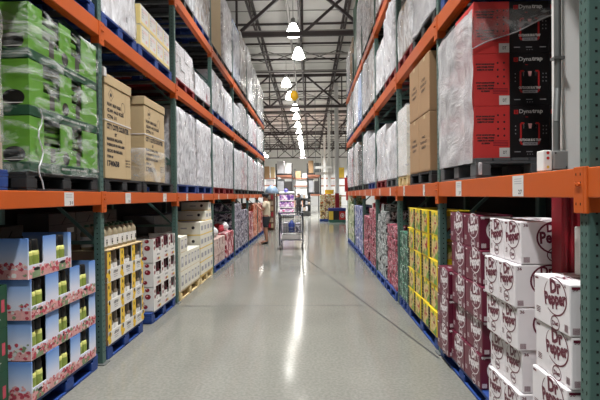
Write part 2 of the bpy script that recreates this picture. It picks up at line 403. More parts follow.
# ------------------------------------------------------------------ pallets and loads
_pal = {}
def pallet(side, y0, y1, z, m, label, h=.14, dx=0, depth=1.0):
    wood = m is WOODP or m is REDP
    s = -1 if side == 'L' else 1; x0 = (LX if side == 'L' else RX) + s * dx
    L = y1 - y0; key = (side, round(L, 2), m.name, h)
    nm = 'wooden_pallet' if wood else 'plastic_pallet'
    if key not in _pal:
        r = empty(nm, (x0, y0, z), label, 'pallet')
        mb = MB(); n = 7
        for q in range(n):
            a = q * depth / n; lo, hi = sorted((s * (a + .008), s * (a + depth / n - .008))); mb.box((lo, 0, h - .025), (hi, L, h), m, .003)
        for yy in (0, L / 2 - .05, L - .1):
            lo, hi = sorted((s * .005, s * (depth - .005))); mb.box((lo, yy, h - .045), (hi, yy + .1, h - .026), m)
        mb.build('deck', r)
        for yy in (0, L / 2 - .065, L - .13):
            mb = MB()
            for xx in (.005, depth / 2 - .06, depth - .125):
                lo, hi = sorted((s * xx, s * (xx + .12))); mb.box((lo, yy, .02), (hi, yy + .13, h - .046), m, .006)
            lo, hi = sorted((s * .005, s * (depth - .005))); mb.box((lo, yy + .005, 0), (hi, yy + .125, .019), m, .004)
            mb.build('skid', r)
        mb = MB()
        for xx in (.005, depth - .125):
            mb = MB(); lo, hi = sorted((s * xx, s * (xx + .12))); mb.box((lo, .126, .001), (hi, L - .126, .018), m)
            mb.build('bottom_board', r)
        _pal[key] = r
        return r
    return dup(_pal[key], (x0, y0, z), label, 'pallet')
def wrap_shell(s, L, D, h, seed, amp=.024, open_end=False, top=True, slump=0):
    """a draped skin around a block (origin: near lower corner on the aisle side)"""
    rnd = random.Random(seed); vs = []; fs = []; ny, nx, nz = 12, 8, 12
    def dis(p, n):
        q = noise.noise(Vector((p[0] * 2.3 + seed, p[1] * 2.3, p[2] * 1.6))) + .6 * noise.noise(Vector((p[0] * 6, p[1] * 6 + seed, p[2] * 3)))
        return (p[0] + n[0] * (q * amp + .006), p[1] + n[1] * (q * amp + .006), p[2] + n[2] * (q * amp + .004) - (slump * abs(math.sin(p[1] * 5 + seed)) * (p[2] / h) ** 3 if slump else 0))
    def grid(f, n1, n2):
        n0 = len(vs)
        for a in range(n1 + 1):
            for b in range(n2 + 1): vs.append(f(a / n1, b / n2))
        for a in range(n1):
            for b in range(n2):
                i = n0 + a * (n2 + 1) + b; fs.append((i, i + 1, i + n2 + 2, i + n2 + 1))
    rr = .03
    def side_n(x, y):
        return (x, y)
    # ring around the block
    ring = []
    per = [(0, L, 0, 0, 'f'), (0, 0, 0, 0, 'e')]
    def pt(u):   # u along: far end -> aisle face -> near end -> back
        seg = [((D, L), (0, L), (0, 1)), ((0, L), (0, 0), (-1, 0)), ((0, 0), (D, 0), (0, -1)), ((D, 0), (D, L), (1, 0))]
        k = min(3, int(u)); t = u - k; (ax, ay), (bx, by), n = seg[k]
        x, y = ax + (bx - ax) * t, ay + (by - ay) * t
        return x, y, n
    us = []
    for k, n in ((0, 6), (1, 14), (2, 8), (3, 4)): us += [k + (q + .12 if q == 0 else q) / n for q in range(n)]
    n0 = len(vs); m = len(us)
    for b in range(nz + 1):
        z = h * b / nz; sh = 0 if b < nz else .02
        for u in us:
            x, y, n = pt(u); x = min(max(x, sh), D - sh); y = min(max(y, sh), L - sh)
            p = dis((x, y, z), (n[0], n[1], 0)); vs.append((p[0] * s, p[1], p[2] if b else 0))
    for b in range(nz):
        for a in range(m):
            i, j = n0 + b * m + a, n0 + b * m + (a + 1) % m
            f = (i, j, j + m, i + m); fs.append(f if s < 0 else f[::-1])
    if top:
        f = [n0 + nz * m + a for a in range(m)]; c = len(vs); vs.append((s * D / 2, L / 2, h + .015))
        for a in range(m): g = (f[a], f[(a + 1) % m], c); fs.append(g if s < 0 else g[::-1])
    return vs, fs
_seed = [3]
def load(side, y0, y1, z, h, goods, label, wrap=FILM, cols=3, rows=4, dx=0, depth=.98, accent=None, cat='pallet load', slump=0, name='wrapped_load', band=None):
    s = -1 if side == 'L' else 1; x0 = (LX if side == 'L' else RX) + s * dx
    _seed[0] += 1; sd = _seed[0]; rnd = random.Random(sd)
    L = y1 - y0
    r = empty(name, (x0, y0, z), label, cat)
    mb = MB(); g = .004
    for a in range(cols):
        for b in range(rows):
            for c in range(2):
                ya, yb = a * L / cols + g, (a + 1) * L / cols - g; za, zb = b * h / rows + .001, (b + 1) * h / rows - g
                j = rnd.uniform(0, .02)
                lo, hi = sorted((s * (c * depth / 2 + j + .01), s * ((c + 1) * depth / 2 - .004)))
                mm = goods if not (accent and rnd.random() < .25) else accent
                mb.box((lo, ya, za), (hi, yb, zb), mm)
    mb.build('cartons', r)
    if band:
        mb = MB(); lo, hi = sorted((s * .004, s * depth))
        for b in range(rows): mb.box((lo, .004, (b + .5) * h / rows - .02), (hi, L - .004, (b + .5) * h / rows + .02), band)
        mb.build('printed_band', r)
    if wrap:
        vs, fs = wrap_shell(s, L, depth, h, sd, slump=slump, amp=.026 if L > .6 else .012)
        mb = MB(); mb.add(vs, fs, wrap, smooth=True); mb.build('stretch_wrap', r)
    return r
Z1L, Z2L, Z3L = LB[0][1], LB[1][1], LB[2][1]
Z1R, Z2R, Z3R = RB[0][1], RB[1][1], RB[2][1]
PN = {BLUEP.name: 'blue plastic', BLACKP.name: 'black plastic', GREYP.name: 'grey plastic', REDP.name: 'dark red wooden', WOODP.name: 'pale wooden'}
def pl(side, y0, y1, z, h, goods, pm, desc, **k):
    """a pallet and the load on it; desc singles out the load"""
    dx = k.get('dx', 0)
    pallet(side, y0, y1, z, pm, '%s pallet under the %s' % (PN[pm.name], desc), dx=dx)
    return load(side, y0 + .045, y1 - .045, z + .142, h, goods, desc, **k)
# left rack, lowest shelf
pl('L', 1.85, 3.06, Z1L, 1.1, WARMG, BLUEP, 'peach wrapped load left of the lime trays', wrap=FILM2, rows=6, accent=TAN)
row1 = [(2, 6.97, 8.22, 1.22, GREYG, BLUEP, FILM3), (2, 8.27, 9.48, 1.22, PINKWH, BLUEP, FILM3), (3, 9.66, 10.90, 1.16, PINKWH, REDP, FILM), (3, 10.95, 12.2, 1.22, GREYG, REDP, FILM3),
        (4, 12.4, 13.65, 1.12, PINKWH, BLACKP, FILM), (4, 13.7, 14.95, 1.18, REDG, BLACKP, FILM), (5, 15.15, 16.4, 1.16, PINKWH, BLACKP, FILM), (5, 16.45, 17.7, 1.1, REDG, BLACKP, FILM3),
        (6, 17.9, 19.1, 1.16, PINKWH, BLACKP, FILM), (6, 19.15, 20.4, 1.12, REDG, BLACKP, FILM)]
for i, (b, a, e, h, g, pm, w) in enumerate(row1):
    d = ['tall milky-wrapped load next to the tan cartons', 'second milky-wrapped load beyond the tan cartons', 'third milky-wrapped load beyond the tan cartons', 'fourth milky-wrapped load beyond the tan cartons'][i] if i < 4 else '%s milky-wrapped load beyond the tan cartons, lowest left shelf' % ORD[i]
    pl('L', a, e, Z1L, h, g, pm, d, wrap=w, cols=2, rows=5, accent=PINKWH if g is REDG else None)
# left rack, middle shelf
pl('L', 3.15, 4.36, Z2L, .9, BLUEG, BLUEP, 'bluish wrapped load above the lime trays', wrap=FILM)
pl('L', 4.5, 5.42, Z2L, .62, PINKWH, BLUEP, 'slanting white wrapped load above the first tan carton', wrap=FILM, cols=4, rows=5)
pl('L', 7.0, 8.15, Z2L, .58, PINKWH, REDP, 'white cartons load above the first milky-wrapped load', wrap=FILM2, cols=4, rows=3)
pl('L', 8.2, 9.5, Z2L, .40, PINKWH, BLACKP, 'low wrapped load between white cartons load and bag-like load', wrap=FILM, rows=2, accent=REDG)
pl('L', 9.65, 10.9, Z2L, .86, PINKWH, BLUEP, 'bag-like crumpled white load with dark spots, middle left shelf', wrap=FILM, slump=.25, accent=DARKG)
pl('L', 10.95, 12.2, Z2L, .78, PINKWH, BLUEP, 'second crumpled white load, middle left shelf', wrap=FILM, slump=.22)
for i, (a, e, h, g, pm) in enumerate([(12.4, 13.6, .72, GREYG, BLACKP), (13.7, 14.95, .95, PINKWH, BLACKP), (15.2, 16.4, .9, PINKWH, BLUEP), (16.5, 17.7, .95, REDG, BLUEP), (17.9, 19.1, .9, PINKWH, BLUEP), (19.2, 20.4, .95, WARMG, BLUEP)]):
    pl('L', a, e, Z2L, h, g, pm, 'middle left shelf wrapped load, %s beyond crumpled white loads' % ORD[i], wrap=FILM, accent=PINKWH if g is REDG else None)
# left rack, top shelf
top = [
       (7.0, 8.2, 1.5, GREYG, BLACKP, FILM, 'grey wrapped load on top left shelf before the brown cartons'), (8.25, 9.5, 1.5, WARMG, BLUEP, FILM, 'beige wrapped load before the tall brown cartons, top left'),
       (9.65, 10.85, 1.55, TAN, BLACKP, None, 'tall brown carton load on top left shelf'),
       (10.9, 12.2, 1.62, PINKWH, BLACKP, FILM3, 'tall milky-wrapped load next to the brown carton load, top left'), (12.4, 13.6, 1.58, BLUEG, BLACKP, FILM3, 'bluish milky-wrapped load, second beyond the brown carton load, top left'),
       (13.65, 14.9, 1.72, WARMG, BLACKP, FILM, 'third wrapped load beyond the brown carton load, top left'), (15.2, 16.4, 1.75, PINKWH, BLACKP, FILM, 'fourth wrapped load beyond the brown carton load, top left'),
       (16.5, 17.7, 1.55, GREYG, BLACKP, FILM, 'fifth wrapped load beyond the brown carton load, top left'), (17.9, 19.1, 1.5, PINKWH, BLACKP, FILM, 'sixth wrapped load beyond the brown carton load, top left'), (19.2, 20.4, 1.4, PINKWH, BLUEP, FILM, 'last wrapped load of the top left shelf')]
for a, e, h, g, pm, w, d in top: pl('L', a, e, Z3L, h, g, pm, d, wrap=w, cols=2 if w is None else 3, rows=1 if w is None else 4)
# right rack, lowest shelf
for i, (a, e, h, g, pm, w, d) in enumerate([
        (6.95, 7.9, .86, PINKWH, GREYP, FILM, 'rumpled white wrapped load just beyond the tall white-sided carton'),
        (7.95, 9.05, .98, PINKWH, REDP, FILM, 'white wrapped load on red pallet, right rack'),
        (9.25, 10.3, 1.0, PINKWH, BLUEP, FILM3, 'white wrapped load just beyond the red pallet, right rack'),
        (10.35, 11.3, 1.2, GREYG, BLACKP, FILM, 'grey wrapped load beyond the blue pallet, right rack'),
        (11.5, 12.5, 1.0, DARKG, BLACKP, FILM2, 'dark wrapped load on lowest right shelf'),
        (12.55, 13.6, 1.2, WARMG, BLACKP, FILM, 'beige wrapped load beyond the dark one, lowest right shelf'),
        (13.8, 14.8, 1.2, REDG, BLACKP, FILM, 'reddish wrapped load, second from far end of lowest right shelf'),
        (14.85, 15.9, 1.25, PINKWH, BLACKP, FILM, 'white wrapped load at far end of lowest right shelf')]):
    pl('R', a, e, Z1R, h, g, pm, d, wrap=w)
# right rack, middle shelf
for a, e, h, g, pm, w, d in [
        (3.5, 4.6, .95, BLUEG, BLUEP, FILM, 'bluish wrapped load on blue pallet above the bug trap cartons'),
        (4.8, 5.85, 1.25, GREYG, BLACKP, FILMG, 'tall crinkled grey wrapped load above the brown cartons, right rack'),
        (5.9, 6.8, .72, WARMG, REDP, FILM, 'low crumpled load on dark red pallet, middle right shelf'),
        (6.98, 8.0, 1.2, PINKWH, REDP, FILM3, 'tall smooth white load just beyond the low crumpled load'),
        (8.05, 9.05, .85, PINKWH, BLACKP, FILM, 'rounded white wrapped load two beyond the low crumpled load'),
        (9.25, 10.25, 1.15, WARMG, BLACKP, FILM, 'beige wrapped load, fourth beyond the brown cartons, middle right shelf'),
        (10.3, 11.3, 1.2, PINKWH, BLACKP, FILM, 'white wrapped load, fifth beyond the brown cartons, middle right shelf'),
        (11.5, 12.5, 1.2, BLUEG, BLUEP, FILM2, 'blue bottle load on middle right shelf'),
        (12.55, 13.6, 1.2, PINKWH, BLACKP, FILM, 'white wrapped load just beyond the blue bottle load'),
        (13.8, 14.8, 1.2, PINKWH, BLUEP, FILM3, 'second white wrapped load beyond the blue bottle load'),
        (14.85, 15.9, 1.15, GREYG, BLUEP, FILM3, 'last wrapped load on middle right shelf')]:
    pl('R', a, e, Z2R, h, g, pm, d, wrap=w, slump=.15 if 'rumpled' in d or 'rounded' in d else 0)
# right rack, top shelf
for a, e, h, g, pm, w, d in [
        (6.98, 8.0, 1.4, PINKWH, BLUEP, FILM, 'third wrapped load on top right shelf'), (8.05, 9.05, 1.5, WARMG, REDP, FILM, 'pinkish wrapped load on dark red pallet, top right shelf'),
        (9.25, 10.25, 1.5, WARMG, BLACKP, FILM, 'beige wrapped load beyond the dark red pallet, top right shelf'), (10.3, 11.3, 1.6, PINKWH, BLACKP, FILM, 'white wrapped load second beyond dark red pallet, top right'),
        (11.5, 12.5, 1.7, PINKWH, BLACKP, FILM3, 'tall white wrapped load just before the green crates'), (12.55, 13.6, 1.95, DGREEN, BLACKP, None, 'tall dark green crate load on top right shelf'),
        (13.8, 14.8, 1.3, BROWN, BLUEP, FILM2, 'brown wrapped load near far end of top right shelf'), (14.85, 15.9, 1.3, PINKWH, BLUEP, FILM, 'white wrapped load at far end of top right shelf')]:
    pl('R', a, e, Z3R, h, g, pm, d, wrap=w, rows=6 if w is None else 4)

# ---- lime tray load, left rack lowest shelf
pallet('L', 3.26, 4.37, Z1L, BLACKP, 'black plastic pallet under the lime green trays')
EYE = mat('tray_badge', (70, 66, 64), .5, var=.4, scale=30)
for t in range(3):
    z = Z1L + .142 + t * .418
    r = empty('lime_tray', (LX, 3.30, z), 'lime green open tray of goods, %s of the film-wrapped stack of three' % ['bottom', 'middle', 'top'][t], 'tray', 'lime trays')
    L, D, hh = 1.06, .95, .412
    mb = MB(); mb.box((-D, 0, 0), (0, L, .075), DGREEN, .004)
    A = face_m('L', (0, L / 2, .038)); mb.text(A, 'ORGANIC GREEN PEA SNACKS', .1, .006, .42, .018, PAPER); mb.build('tray_base', r)
    mb = MB()
    for y0 in (0.0, .42, .78):   # lime side walls between the stacked bags
        mb.box((-.012, y0, .076), (-.002, y0 + (.18 if y0 < .7 else .28), hh), LIME)
    mb.box((-.012, .18, .076), (-.003, .78, .17), LIME)
    mb.box((-.34, .002, .076), (-.012, .012, hh), LIME); mb.box((-D, .002, .076), (-.45, .012, hh), LIME)
    A = face_m('L', (-.002, 0, 0)); F = face_m('F', (0, .002, 0))
    for x in (.30, .70): mb.rect(A, x - .035, .085, x + .035, .20, EYE)
    mb.disc(A, .50, .13, .05, .055, CHAR); mb.disc(A, .50, .13, .028, .03, EYE, e=.0016)
    mb.disc(F, -.12, .13, .085, .06, CHAR, 18); mb.rect(F, -.20, .088, -.05, .094, PAPER, e=.0016)
    mb.build('side_wall', r)
    mb = MB()
    for q in range(2):
        for k in range(4):
            for c in range(3):
                y0 = .19 + q * .30
                mb.box((-.05 - c * .3 - .25, y0 + .01, .176 + k * .056), (-.035 - c * .3 + (k % 2) * .008, y0 + .27, .176 + k * .056 + .048), LIMED if k % 2 else LIME, .012)
    for k in range(5):
        mb.box((-.44, .014, .09 + k * .06), (-.345, .18, .09 + k * .06 + .05), LIMED, .012)
    mb.build('snack_bag_layers', r)
for t, (za, zb) in enumerate([(0, 1.26)]):
    vs, fs = wrap_shell(-1, 1.09, .97, 1.27, 77, amp=.012)
    mb = MB(); mb.add(vs, fs, FILM4, smooth=True)
    o = mb.build('stretch_film', None, (LX + .012, 3.285, Z1L + .13)); tag(o, 'clear shiny stretch film around the lime green trays', 'plastic film')
mb = MB(); pts = [Vector((LX + .02, 3.40 + .03 * math.sin(k * 1.3), Z1L + .62 - k * .055)) for k in range(12)]
mb.tube(pts, .006, FILM3, 6)
tag(mb.build('film_tail'), 'loose twisted tail of film hanging on the lime trays pallet', 'plastic film')

# ---- the two large tan cartons with printed text
pallet('L', 4.52, 5.52, Z1L, BLACKP, 'black plastic pallet under the nearer large tan carton')
pallet('L', 5.58, 6.80, Z1L, BLACKP, 'black plastic pallet under the farther large tan carton')
def cote(y0, L, label):
    z = Z1L + .142; hh = 1.06
    r = empty('shipping_carton', (LX, y0, z), label, 'carton', 'large tan cartons')
    mb = MB(); mb.box((-.92, 0, 0), (0, L, hh - .105), TAN, .006)
    A = face_m('L', (0, L / 2, 0)); w = L
    mb.ring(A, -w * .28, hh - .20, .065, .065, .007, INK, n=4); mb.disc(A, -w * .28, hh - .20, .025, .02, INK)
    for k, (t, q) in enumerate([('N.W: 38.9 KGS', .5), ('G.W: 44.3 KGS', .62), ('CTN: 1/1', .34)]):
        mb.text(A, t, -w * .42 + w * q / 2, hh - .30 - k * .062, w * q, .040, INK, bold=.06)
    for k, (t, q, h) in enumerate([('CITY COTE COUNTER', .84, .062), ('ST', .08, .036), ('MADE IN MALAYSIA', .58, .036), ('FABRIQUE EN MALAISIE', .66, .036), ('HECHO EN MALASIA', .58, .036), ('ITEM #:', .22, .03), ('1740658', .44, .066)]):
        x = -w * .44 + w * q / 2 + (.28 * w if t == 'ST' else 0)
        mb.text(A, t, x, hh - (.525, .60, .655, .715, .775, .835, .905)[k], w * q, h, INK, bold=.06)
    for k in range(3): mb.text(A, 'CBM 0.41', w * .34, .21 - k * .032, w * .2, .018, INK)
    mb.rect(A, w * .27, 0, w * .275, hh - .11, KRAFT2); mb.ring(A, w * .18, hh - .28, .05, .06, .006, INK)
    mb.build('carton_body', r)
    mb = MB(); mb.box((-.93, -.008, hh - .103), (.008, L + .008, hh), TAN, .006); mb.build('carton_lid', r)
    mb = MB()
    for zz in (.585,): mb.box((-.925, -.004, zz), (.004, L + .004, zz + .012), PAPER)
    mb.build('packing_strap', r)
    return r
cote(4.53, .66, 'nearer large tan carton printed with product text, on black pallet')
cote(5.62, .78, 'farther large tan carton with film around its foot, on black pallet')
vs, fs = wrap_shell(-1, .80, .94, .42, 31, amp=.01, top=False); mb = MB(); mb.add(vs, fs, FILM2, smooth=True)
tag(mb.build('stretch_film', None, (LX + .014, 5.61, Z1L + .14)), 'clear film around the foot of the farther tan carton', 'plastic film')
mb = MB(); mb.box((LX - .05, 4.50, 2.86), (LX + .012, 4.56, 2.95), PAPER, .004); tag(mb.build('paper_tag'), 'white paper tag at the corner of the nearer tan carton', 'tag')

# ---- white and yellow cartons, left rack middle shelf
pallet('L', 5.48, 6.80, Z2L, BLUEP, 'blue plastic pallet under the yellow and white cartons')
YPALE = mat('pale_yellow_print', (234, 212, 140), .5, var=.12, scale=15); PETAL2 = mat('pink_print', (226, 168, 166), .5, var=.2, scale=40)
GREENI = mat('green_print', (110, 150, 60), .5, var=.3, scale=20)
for k in range(4):
    for t in range(2):
        r = MB(); y0 = 5.54 + k * .285; hh = .25
        r.box((-.60, 0, 0), (0, .28, hh), WHITE, .004)
        A = face_m('L', (0, .14, 0)); F = face_m('F', (-.3, 0, 0))
        r.rect(A, -.138, .006, .138, .045, YPALE); r.rect(A, -.138, .045, -.11, hh - .01, YPALE); r.disc(A, .06, .09, .03, .018, PETAL2); r.text(A, 'PASTA', .02, .19, .15, .03, PETAL2)
        for q in range(4): r.rect(A, -.09, .10 + .03 * q, -.03, .112 + .03 * q, GREYG)
        r.text(F, 'PASTA', -.05, .19, .22, .035, REDG); r.disc(F, .12, .12, .05, .025, GREENI); r.disc(F, .12, .06, .06, .022, INK); r.rect(F, .23, .004, .298, .246, YPALE)
        o = r.build('food_carton', None, (LX, y0, Z2L + .142 + t * .255)); tag(o, 'yellow and white carton, %s layer, %s along the middle left shelf' % (['bottom', 'top'][t], ['nearest', 'second', 'third', 'farthest'][k]), 'carton', 'yellow and white cartons')

# ---- floor level, left: printed trays with bottles
SKY = vertical('blue_to_white_print', [(0, (232, 226, 230)), (.42, (214, 218, 234)), (.72, (158, 186, 228)), (1, (92, 138, 208))], .30)
PETAL = mat('rose_print', (188, 72, 88), .5, var=.3, scale=40)
PETAL2 = mat('pink_print', (226, 168, 166), .5, var=.2, scale=40)
LEAFP = mat('sage_print', (128, 148, 112), .5, var=.2, scale=30)
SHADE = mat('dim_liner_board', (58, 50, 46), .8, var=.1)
GLASSY = mat('yellow_green_bottle', (206, 206, 120), .3, var=.15, scale=12)
GLABEL = mat('olive_bottle_label', (134, 150, 66), .5, var=.2, scale=20)
def tray(loc, label, L, D, hh, wins, strip, wallm, stripm, deco, group, name, base=None, side='L', endm=None):
    """open-fronted printed display tray: end walls, a low front strip and posts between the windows"""
    r = empty(name, loc, label, 'display tray', group)
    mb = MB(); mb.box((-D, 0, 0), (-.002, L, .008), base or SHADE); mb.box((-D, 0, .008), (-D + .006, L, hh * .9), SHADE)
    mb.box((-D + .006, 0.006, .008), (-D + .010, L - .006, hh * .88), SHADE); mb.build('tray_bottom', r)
    mb = MB(); mb.box((-D, L - .006, 0), (0, L, hh), wallm); mb.build('end_wall', r); mb = MB(); mb.box((-D, 0, .0), (0, .006, hh), endm or wallm)
    F = face_m('F', (0, 0, 0)); deco(mb, F, -D, 0, 0, hh, 'end'); mb.build('end_wall', r)
    mb = MB(); mb.box((-.007, .006, 0), (-.001, L - .006, strip), stripm)
    A = face_m('L', (-.001, 0, 0)); deco(mb, A, 0, L, 0, strip, 'strip'); mb.build('front_strip', r)
    edges = [0.006] + [e for w in wins for e in w] + [L - .006]
    for a, b in zip(edges[::2], edges[1::2]):
        if b - a < .004: continue
        mb = MB(); mb.box((-.007, a, strip), (-.001, b, hh), wallm); A = face_m('L', (-.001, 0, 0)); deco(mb, A, a, b, strip, hh, 'post'); mb.build('front_post', r)
    return r
def deco_rose(mb, M, x0, x1, y0, y1, kind):
    if kind == 'post': return
    L = x1 - x0; top = .105 if kind == 'end' else min(.098, (y1 - y0))
    mb.rect(M, x0 + .001, .002, x1 - .001, top * .68, PETAL2, e=.0007)
    for q in range(int(L * 210)):
        rr = random.uniform(.008, .020)
        x = random.uniform(x0 + rr, x1 - rr); y = random.uniform(rr + .003, max(rr + .004, top - rr * .4 + (.02 if kind == 'end' else -.01)))
        mb.disc(M, x, y, rr, rr * .85, random.choice((PETAL, PETAL, PETAL2, PETAL2, PETAL2, WHITE, PETAL, PETAL2, LEAFP)), 9, e=.0008 + q * .00002, wob=.5)
    if kind == 'strip':
        for c in WIN: mb.rect(M, (c[0] + c[1]) / 2 - .055, .004, (c[0] + c[1]) / 2 + .045, .058, LEAFP, e=.003); mb.disc(M, (c[0] + c[1]) / 2, .066, .042, .012, CHAR, e=.0034)
bot = None
def bottle_proto(label, group, body, lab, cap, r=.036, h=.225, name='bottle'):
    o = empty(name, (0, 0, 0), label, 'bottle', group)
    mb = MB(); mb.lathe([(r * .9, 0), (r, .006), (r, h * .62), (r * .93, h * .68), (r * .5, h * .72)], body, 14); mb.build('body', o)
    mb = MB(); mb.lathe([(r * 1.012, h * .12), (r * 1.012, h * .57)], lab, 14); mb.build('label_sleeve', o)
    mb = MB(); mb.lathe([(r * .8, h * .69), (r * .86, h * .71), (r * .84, h * .96), (r * .7, h)], cap, 14); mb.build('cap', o)
    return o
WIN = [(.015, .195), (.37, .55), (.71, .88)]
proto = None
TRN = ['bottom', 'second from bottom', 'third from bottom', 'top']
WN = ['near', 'middle', 'far']
pallet('L', 3.30, 4.32, 0, BLUEP, 'blue plastic pallet on the floor under the rose-printed blue trays')
for t in range(4):
    W = WIN; L = 1.0
    if t == 3: WIN_old = WIN; W = WIN[:2]; L = .60
    WIN, keep = W, WIN
    z = .142 + t * .303; y0 = 3.27 + (.0, .012, .0, -.02)[t]; x0 = LX + (0, -.006, .004, 0)[t]
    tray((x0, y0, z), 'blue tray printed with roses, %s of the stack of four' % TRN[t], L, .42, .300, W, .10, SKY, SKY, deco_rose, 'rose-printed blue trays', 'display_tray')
    for i, w in enumerate(W):
        for k in range(2):
            lb = '%s black-capped yellow-green bottle in %s window of the %s rose-printed tray' % (['left', 'right'][k], WN[i], TRN[t])
            loc = (x0 - .052, y0 + (w[0] + w[1]) / 2 + (-.0415, .0415)[k], z + .009)
            if proto is None: proto = bottle_proto(lb, 'bottles in the rose-printed trays', GLASSY, GLABEL, CHAR, r=.041, h=.275); proto.location = loc
            else: dup(proto, loc, lb)
    WIN = keep
# darker trays at the left picture edge
def deco_none(mb, M, x0, x1, y0, y1, kind):
    if kind == 'strip':
        mb.ring(M, .55, .05, .2, .04, .006, PAPER); mb.text(M, 'GROTT', .72, .05, .22, .04, PAPER)
    if kind == 'post' and x0 > .6: mb.rect(M, x0 + .06, y0, x1 - .02, y1 - .10, PETAL)
pallet('L', 2.22, 3.18, 0, BLUEP, 'blue plastic pallet on the floor under the dark green trays', dx=.09)
for t in range(3):
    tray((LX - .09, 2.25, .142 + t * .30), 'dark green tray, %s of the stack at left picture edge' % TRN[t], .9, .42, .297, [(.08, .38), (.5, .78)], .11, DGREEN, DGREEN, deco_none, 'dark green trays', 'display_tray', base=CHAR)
# lemon and cherry trays
LEM = mat('lemon_print', (232, 190, 52), .5, var=.12, scale=20)
CHER = mat('cherry_print', (136, 24, 40), .45, var=.25, scale=30)
TEAB = mat('grey_brown_bottle', (112, 100, 84), .35, var=.15, scale=10)
JUICE = mat('dark_red_bottle', (74, 18, 30), .3, var=.2, scale=10)
def deco_lemon(mb, M, x0, x1, y0, y1, kind):
    if kind == 'post':
        mb.rect(M, x0 + .002, y0, x1 - .002, y1 - .002, LEM)
        for q in range(2): mb.disc(M, (x0 + x1) / 2 + random.uniform(-.02, .02), y0 + (y1 - y0) * (.3 + .45 * q), .014, .022, INK, 8, e=.0014, wob=.4)
    elif kind == 'strip':
        for x in (.035, .36, .69, .95):
            for q in range(4): mb.disc(M, x + random.uniform(-.02, .03), .03 + .022 * q, .034, .026, LEM, 10, e=.0014 + q * .0001, wob=.2)
            mb.disc(M, x + .01, .105, .018, .026, INK, 8, e=.0022, wob=.4)
        for w in WL:
            c = (w[0] + w[1]) / 2; mb.text(M, 'citrus', c, .095, .11, .035, INK, shear=.3); mb.rect(M, c - .05, .055, c + .05, .062, GREYG); mb.rect(M, c - .04, .035, c + .04, .042, GREYG)
    else:
        mb.rect(M, x1 - .16, y1 * .3, x1 - .04, y1 * .75, PAPER)
        for q in range(0): mb.disc(M, random.uniform(x0 + .04, x1 - .04), random.uniform(.04, y1 * .5), .034, .026, LEM, 10, e=.0014 + q * .0001, wob=.2)
def deco_cherry(mb, M, x0, x1, y0, y1, kind):
    if kind == 'post':
        for q in range(2): mb.disc(M, (x0 + x1) / 2, y0 + (y1 - y0) * (.3 + .4 * q), min(.025, (x1 - x0) * .4), .026, CHER, 10, e=.0014)
    elif kind == 'strip':
        for w in WL:
            c = (w[0] + w[1]) / 2; mb.text(M, 'cherry', c, .095, .12, .035, INK, shear=.3)
            for q in range(3): mb.disc(M, c - .05 + .05 * q, .04, .026, .02, (PETAL2, CHER, LEM)[q], 10, e=.0014)
    else:
        for (u, v, rr) in ((.25, .8, .04), (.72, .62, .04), (.35, .35, .055), (.3, .15, .045), (.7, .9, .03), (.1, .55, .035), (.6, .2, .03)):
            mb.disc(M, x1 - (1 - u) * .28 + 0, y1 * v, rr, rr * .85, CHER, 12, e=.0014); mb.disc(M, x1 - (1 - u) * .28 - .01, y1 * v + .01, rr * .3, rr * .25, PETAL2, 8, e=.002)
        mb.disc(M, x1 - .24, y1 * .52, .03, .03, LEM, 10, e=.0014)
WL = [(.09, .32), (.42, .64), (.74, .93)]
pallet('L', 4.52, 5.50, 0, BLUEP, 'blue plastic pallet on the floor under the lemon-printed trays')
pallet('L', 5.80, 6.84, 0, BLUEP, 'blue plastic pallet on the floor under the cherry-printed trays')
for which, (y0, L, deco, lab, cap) in enumerate([(4.53, .98, deco_lemon, TEAB, CHAR), (5.88, .96, deco_cherry, JUICE, CHAR)]):
    pr = None; nmw = ['lemon', 'cherry'][which]
    for t in range(3):
        z = .142 + t * .318
        tray((LX, y0, z), 'white %s-printed display tray, %s of the stack of three' % (nmw, ['bottom', 'middle', 'top'][t]), L, .40, .315, WL, .135, WHITE, WHITE, deco, '%s-printed trays' % nmw, 'display_tray', base=WHITE, endm=KRAFT2 if which == 0 else None)
        for i, w in enumerate(WL):
            for k in range(2):
                lb = '%s %s bottle in %s window of the %s %s-printed tray' % (['left', 'right'][k], ['grey-brown', 'dark red'][which], WN[i], ['bottom', 'middle', 'top'][t], nmw)
                loc = (LX - .070, y0 + (w[0] + w[1]) / 2 + (-.057, .057)[k], z + .009)
                if pr is None: pr = bottle_proto(lb, 'bottles in the %s-printed trays' % nmw, lab, WHITE, lab, r=.056, h=.295); pr.location = loc
                else: dup(pr, loc, lb)
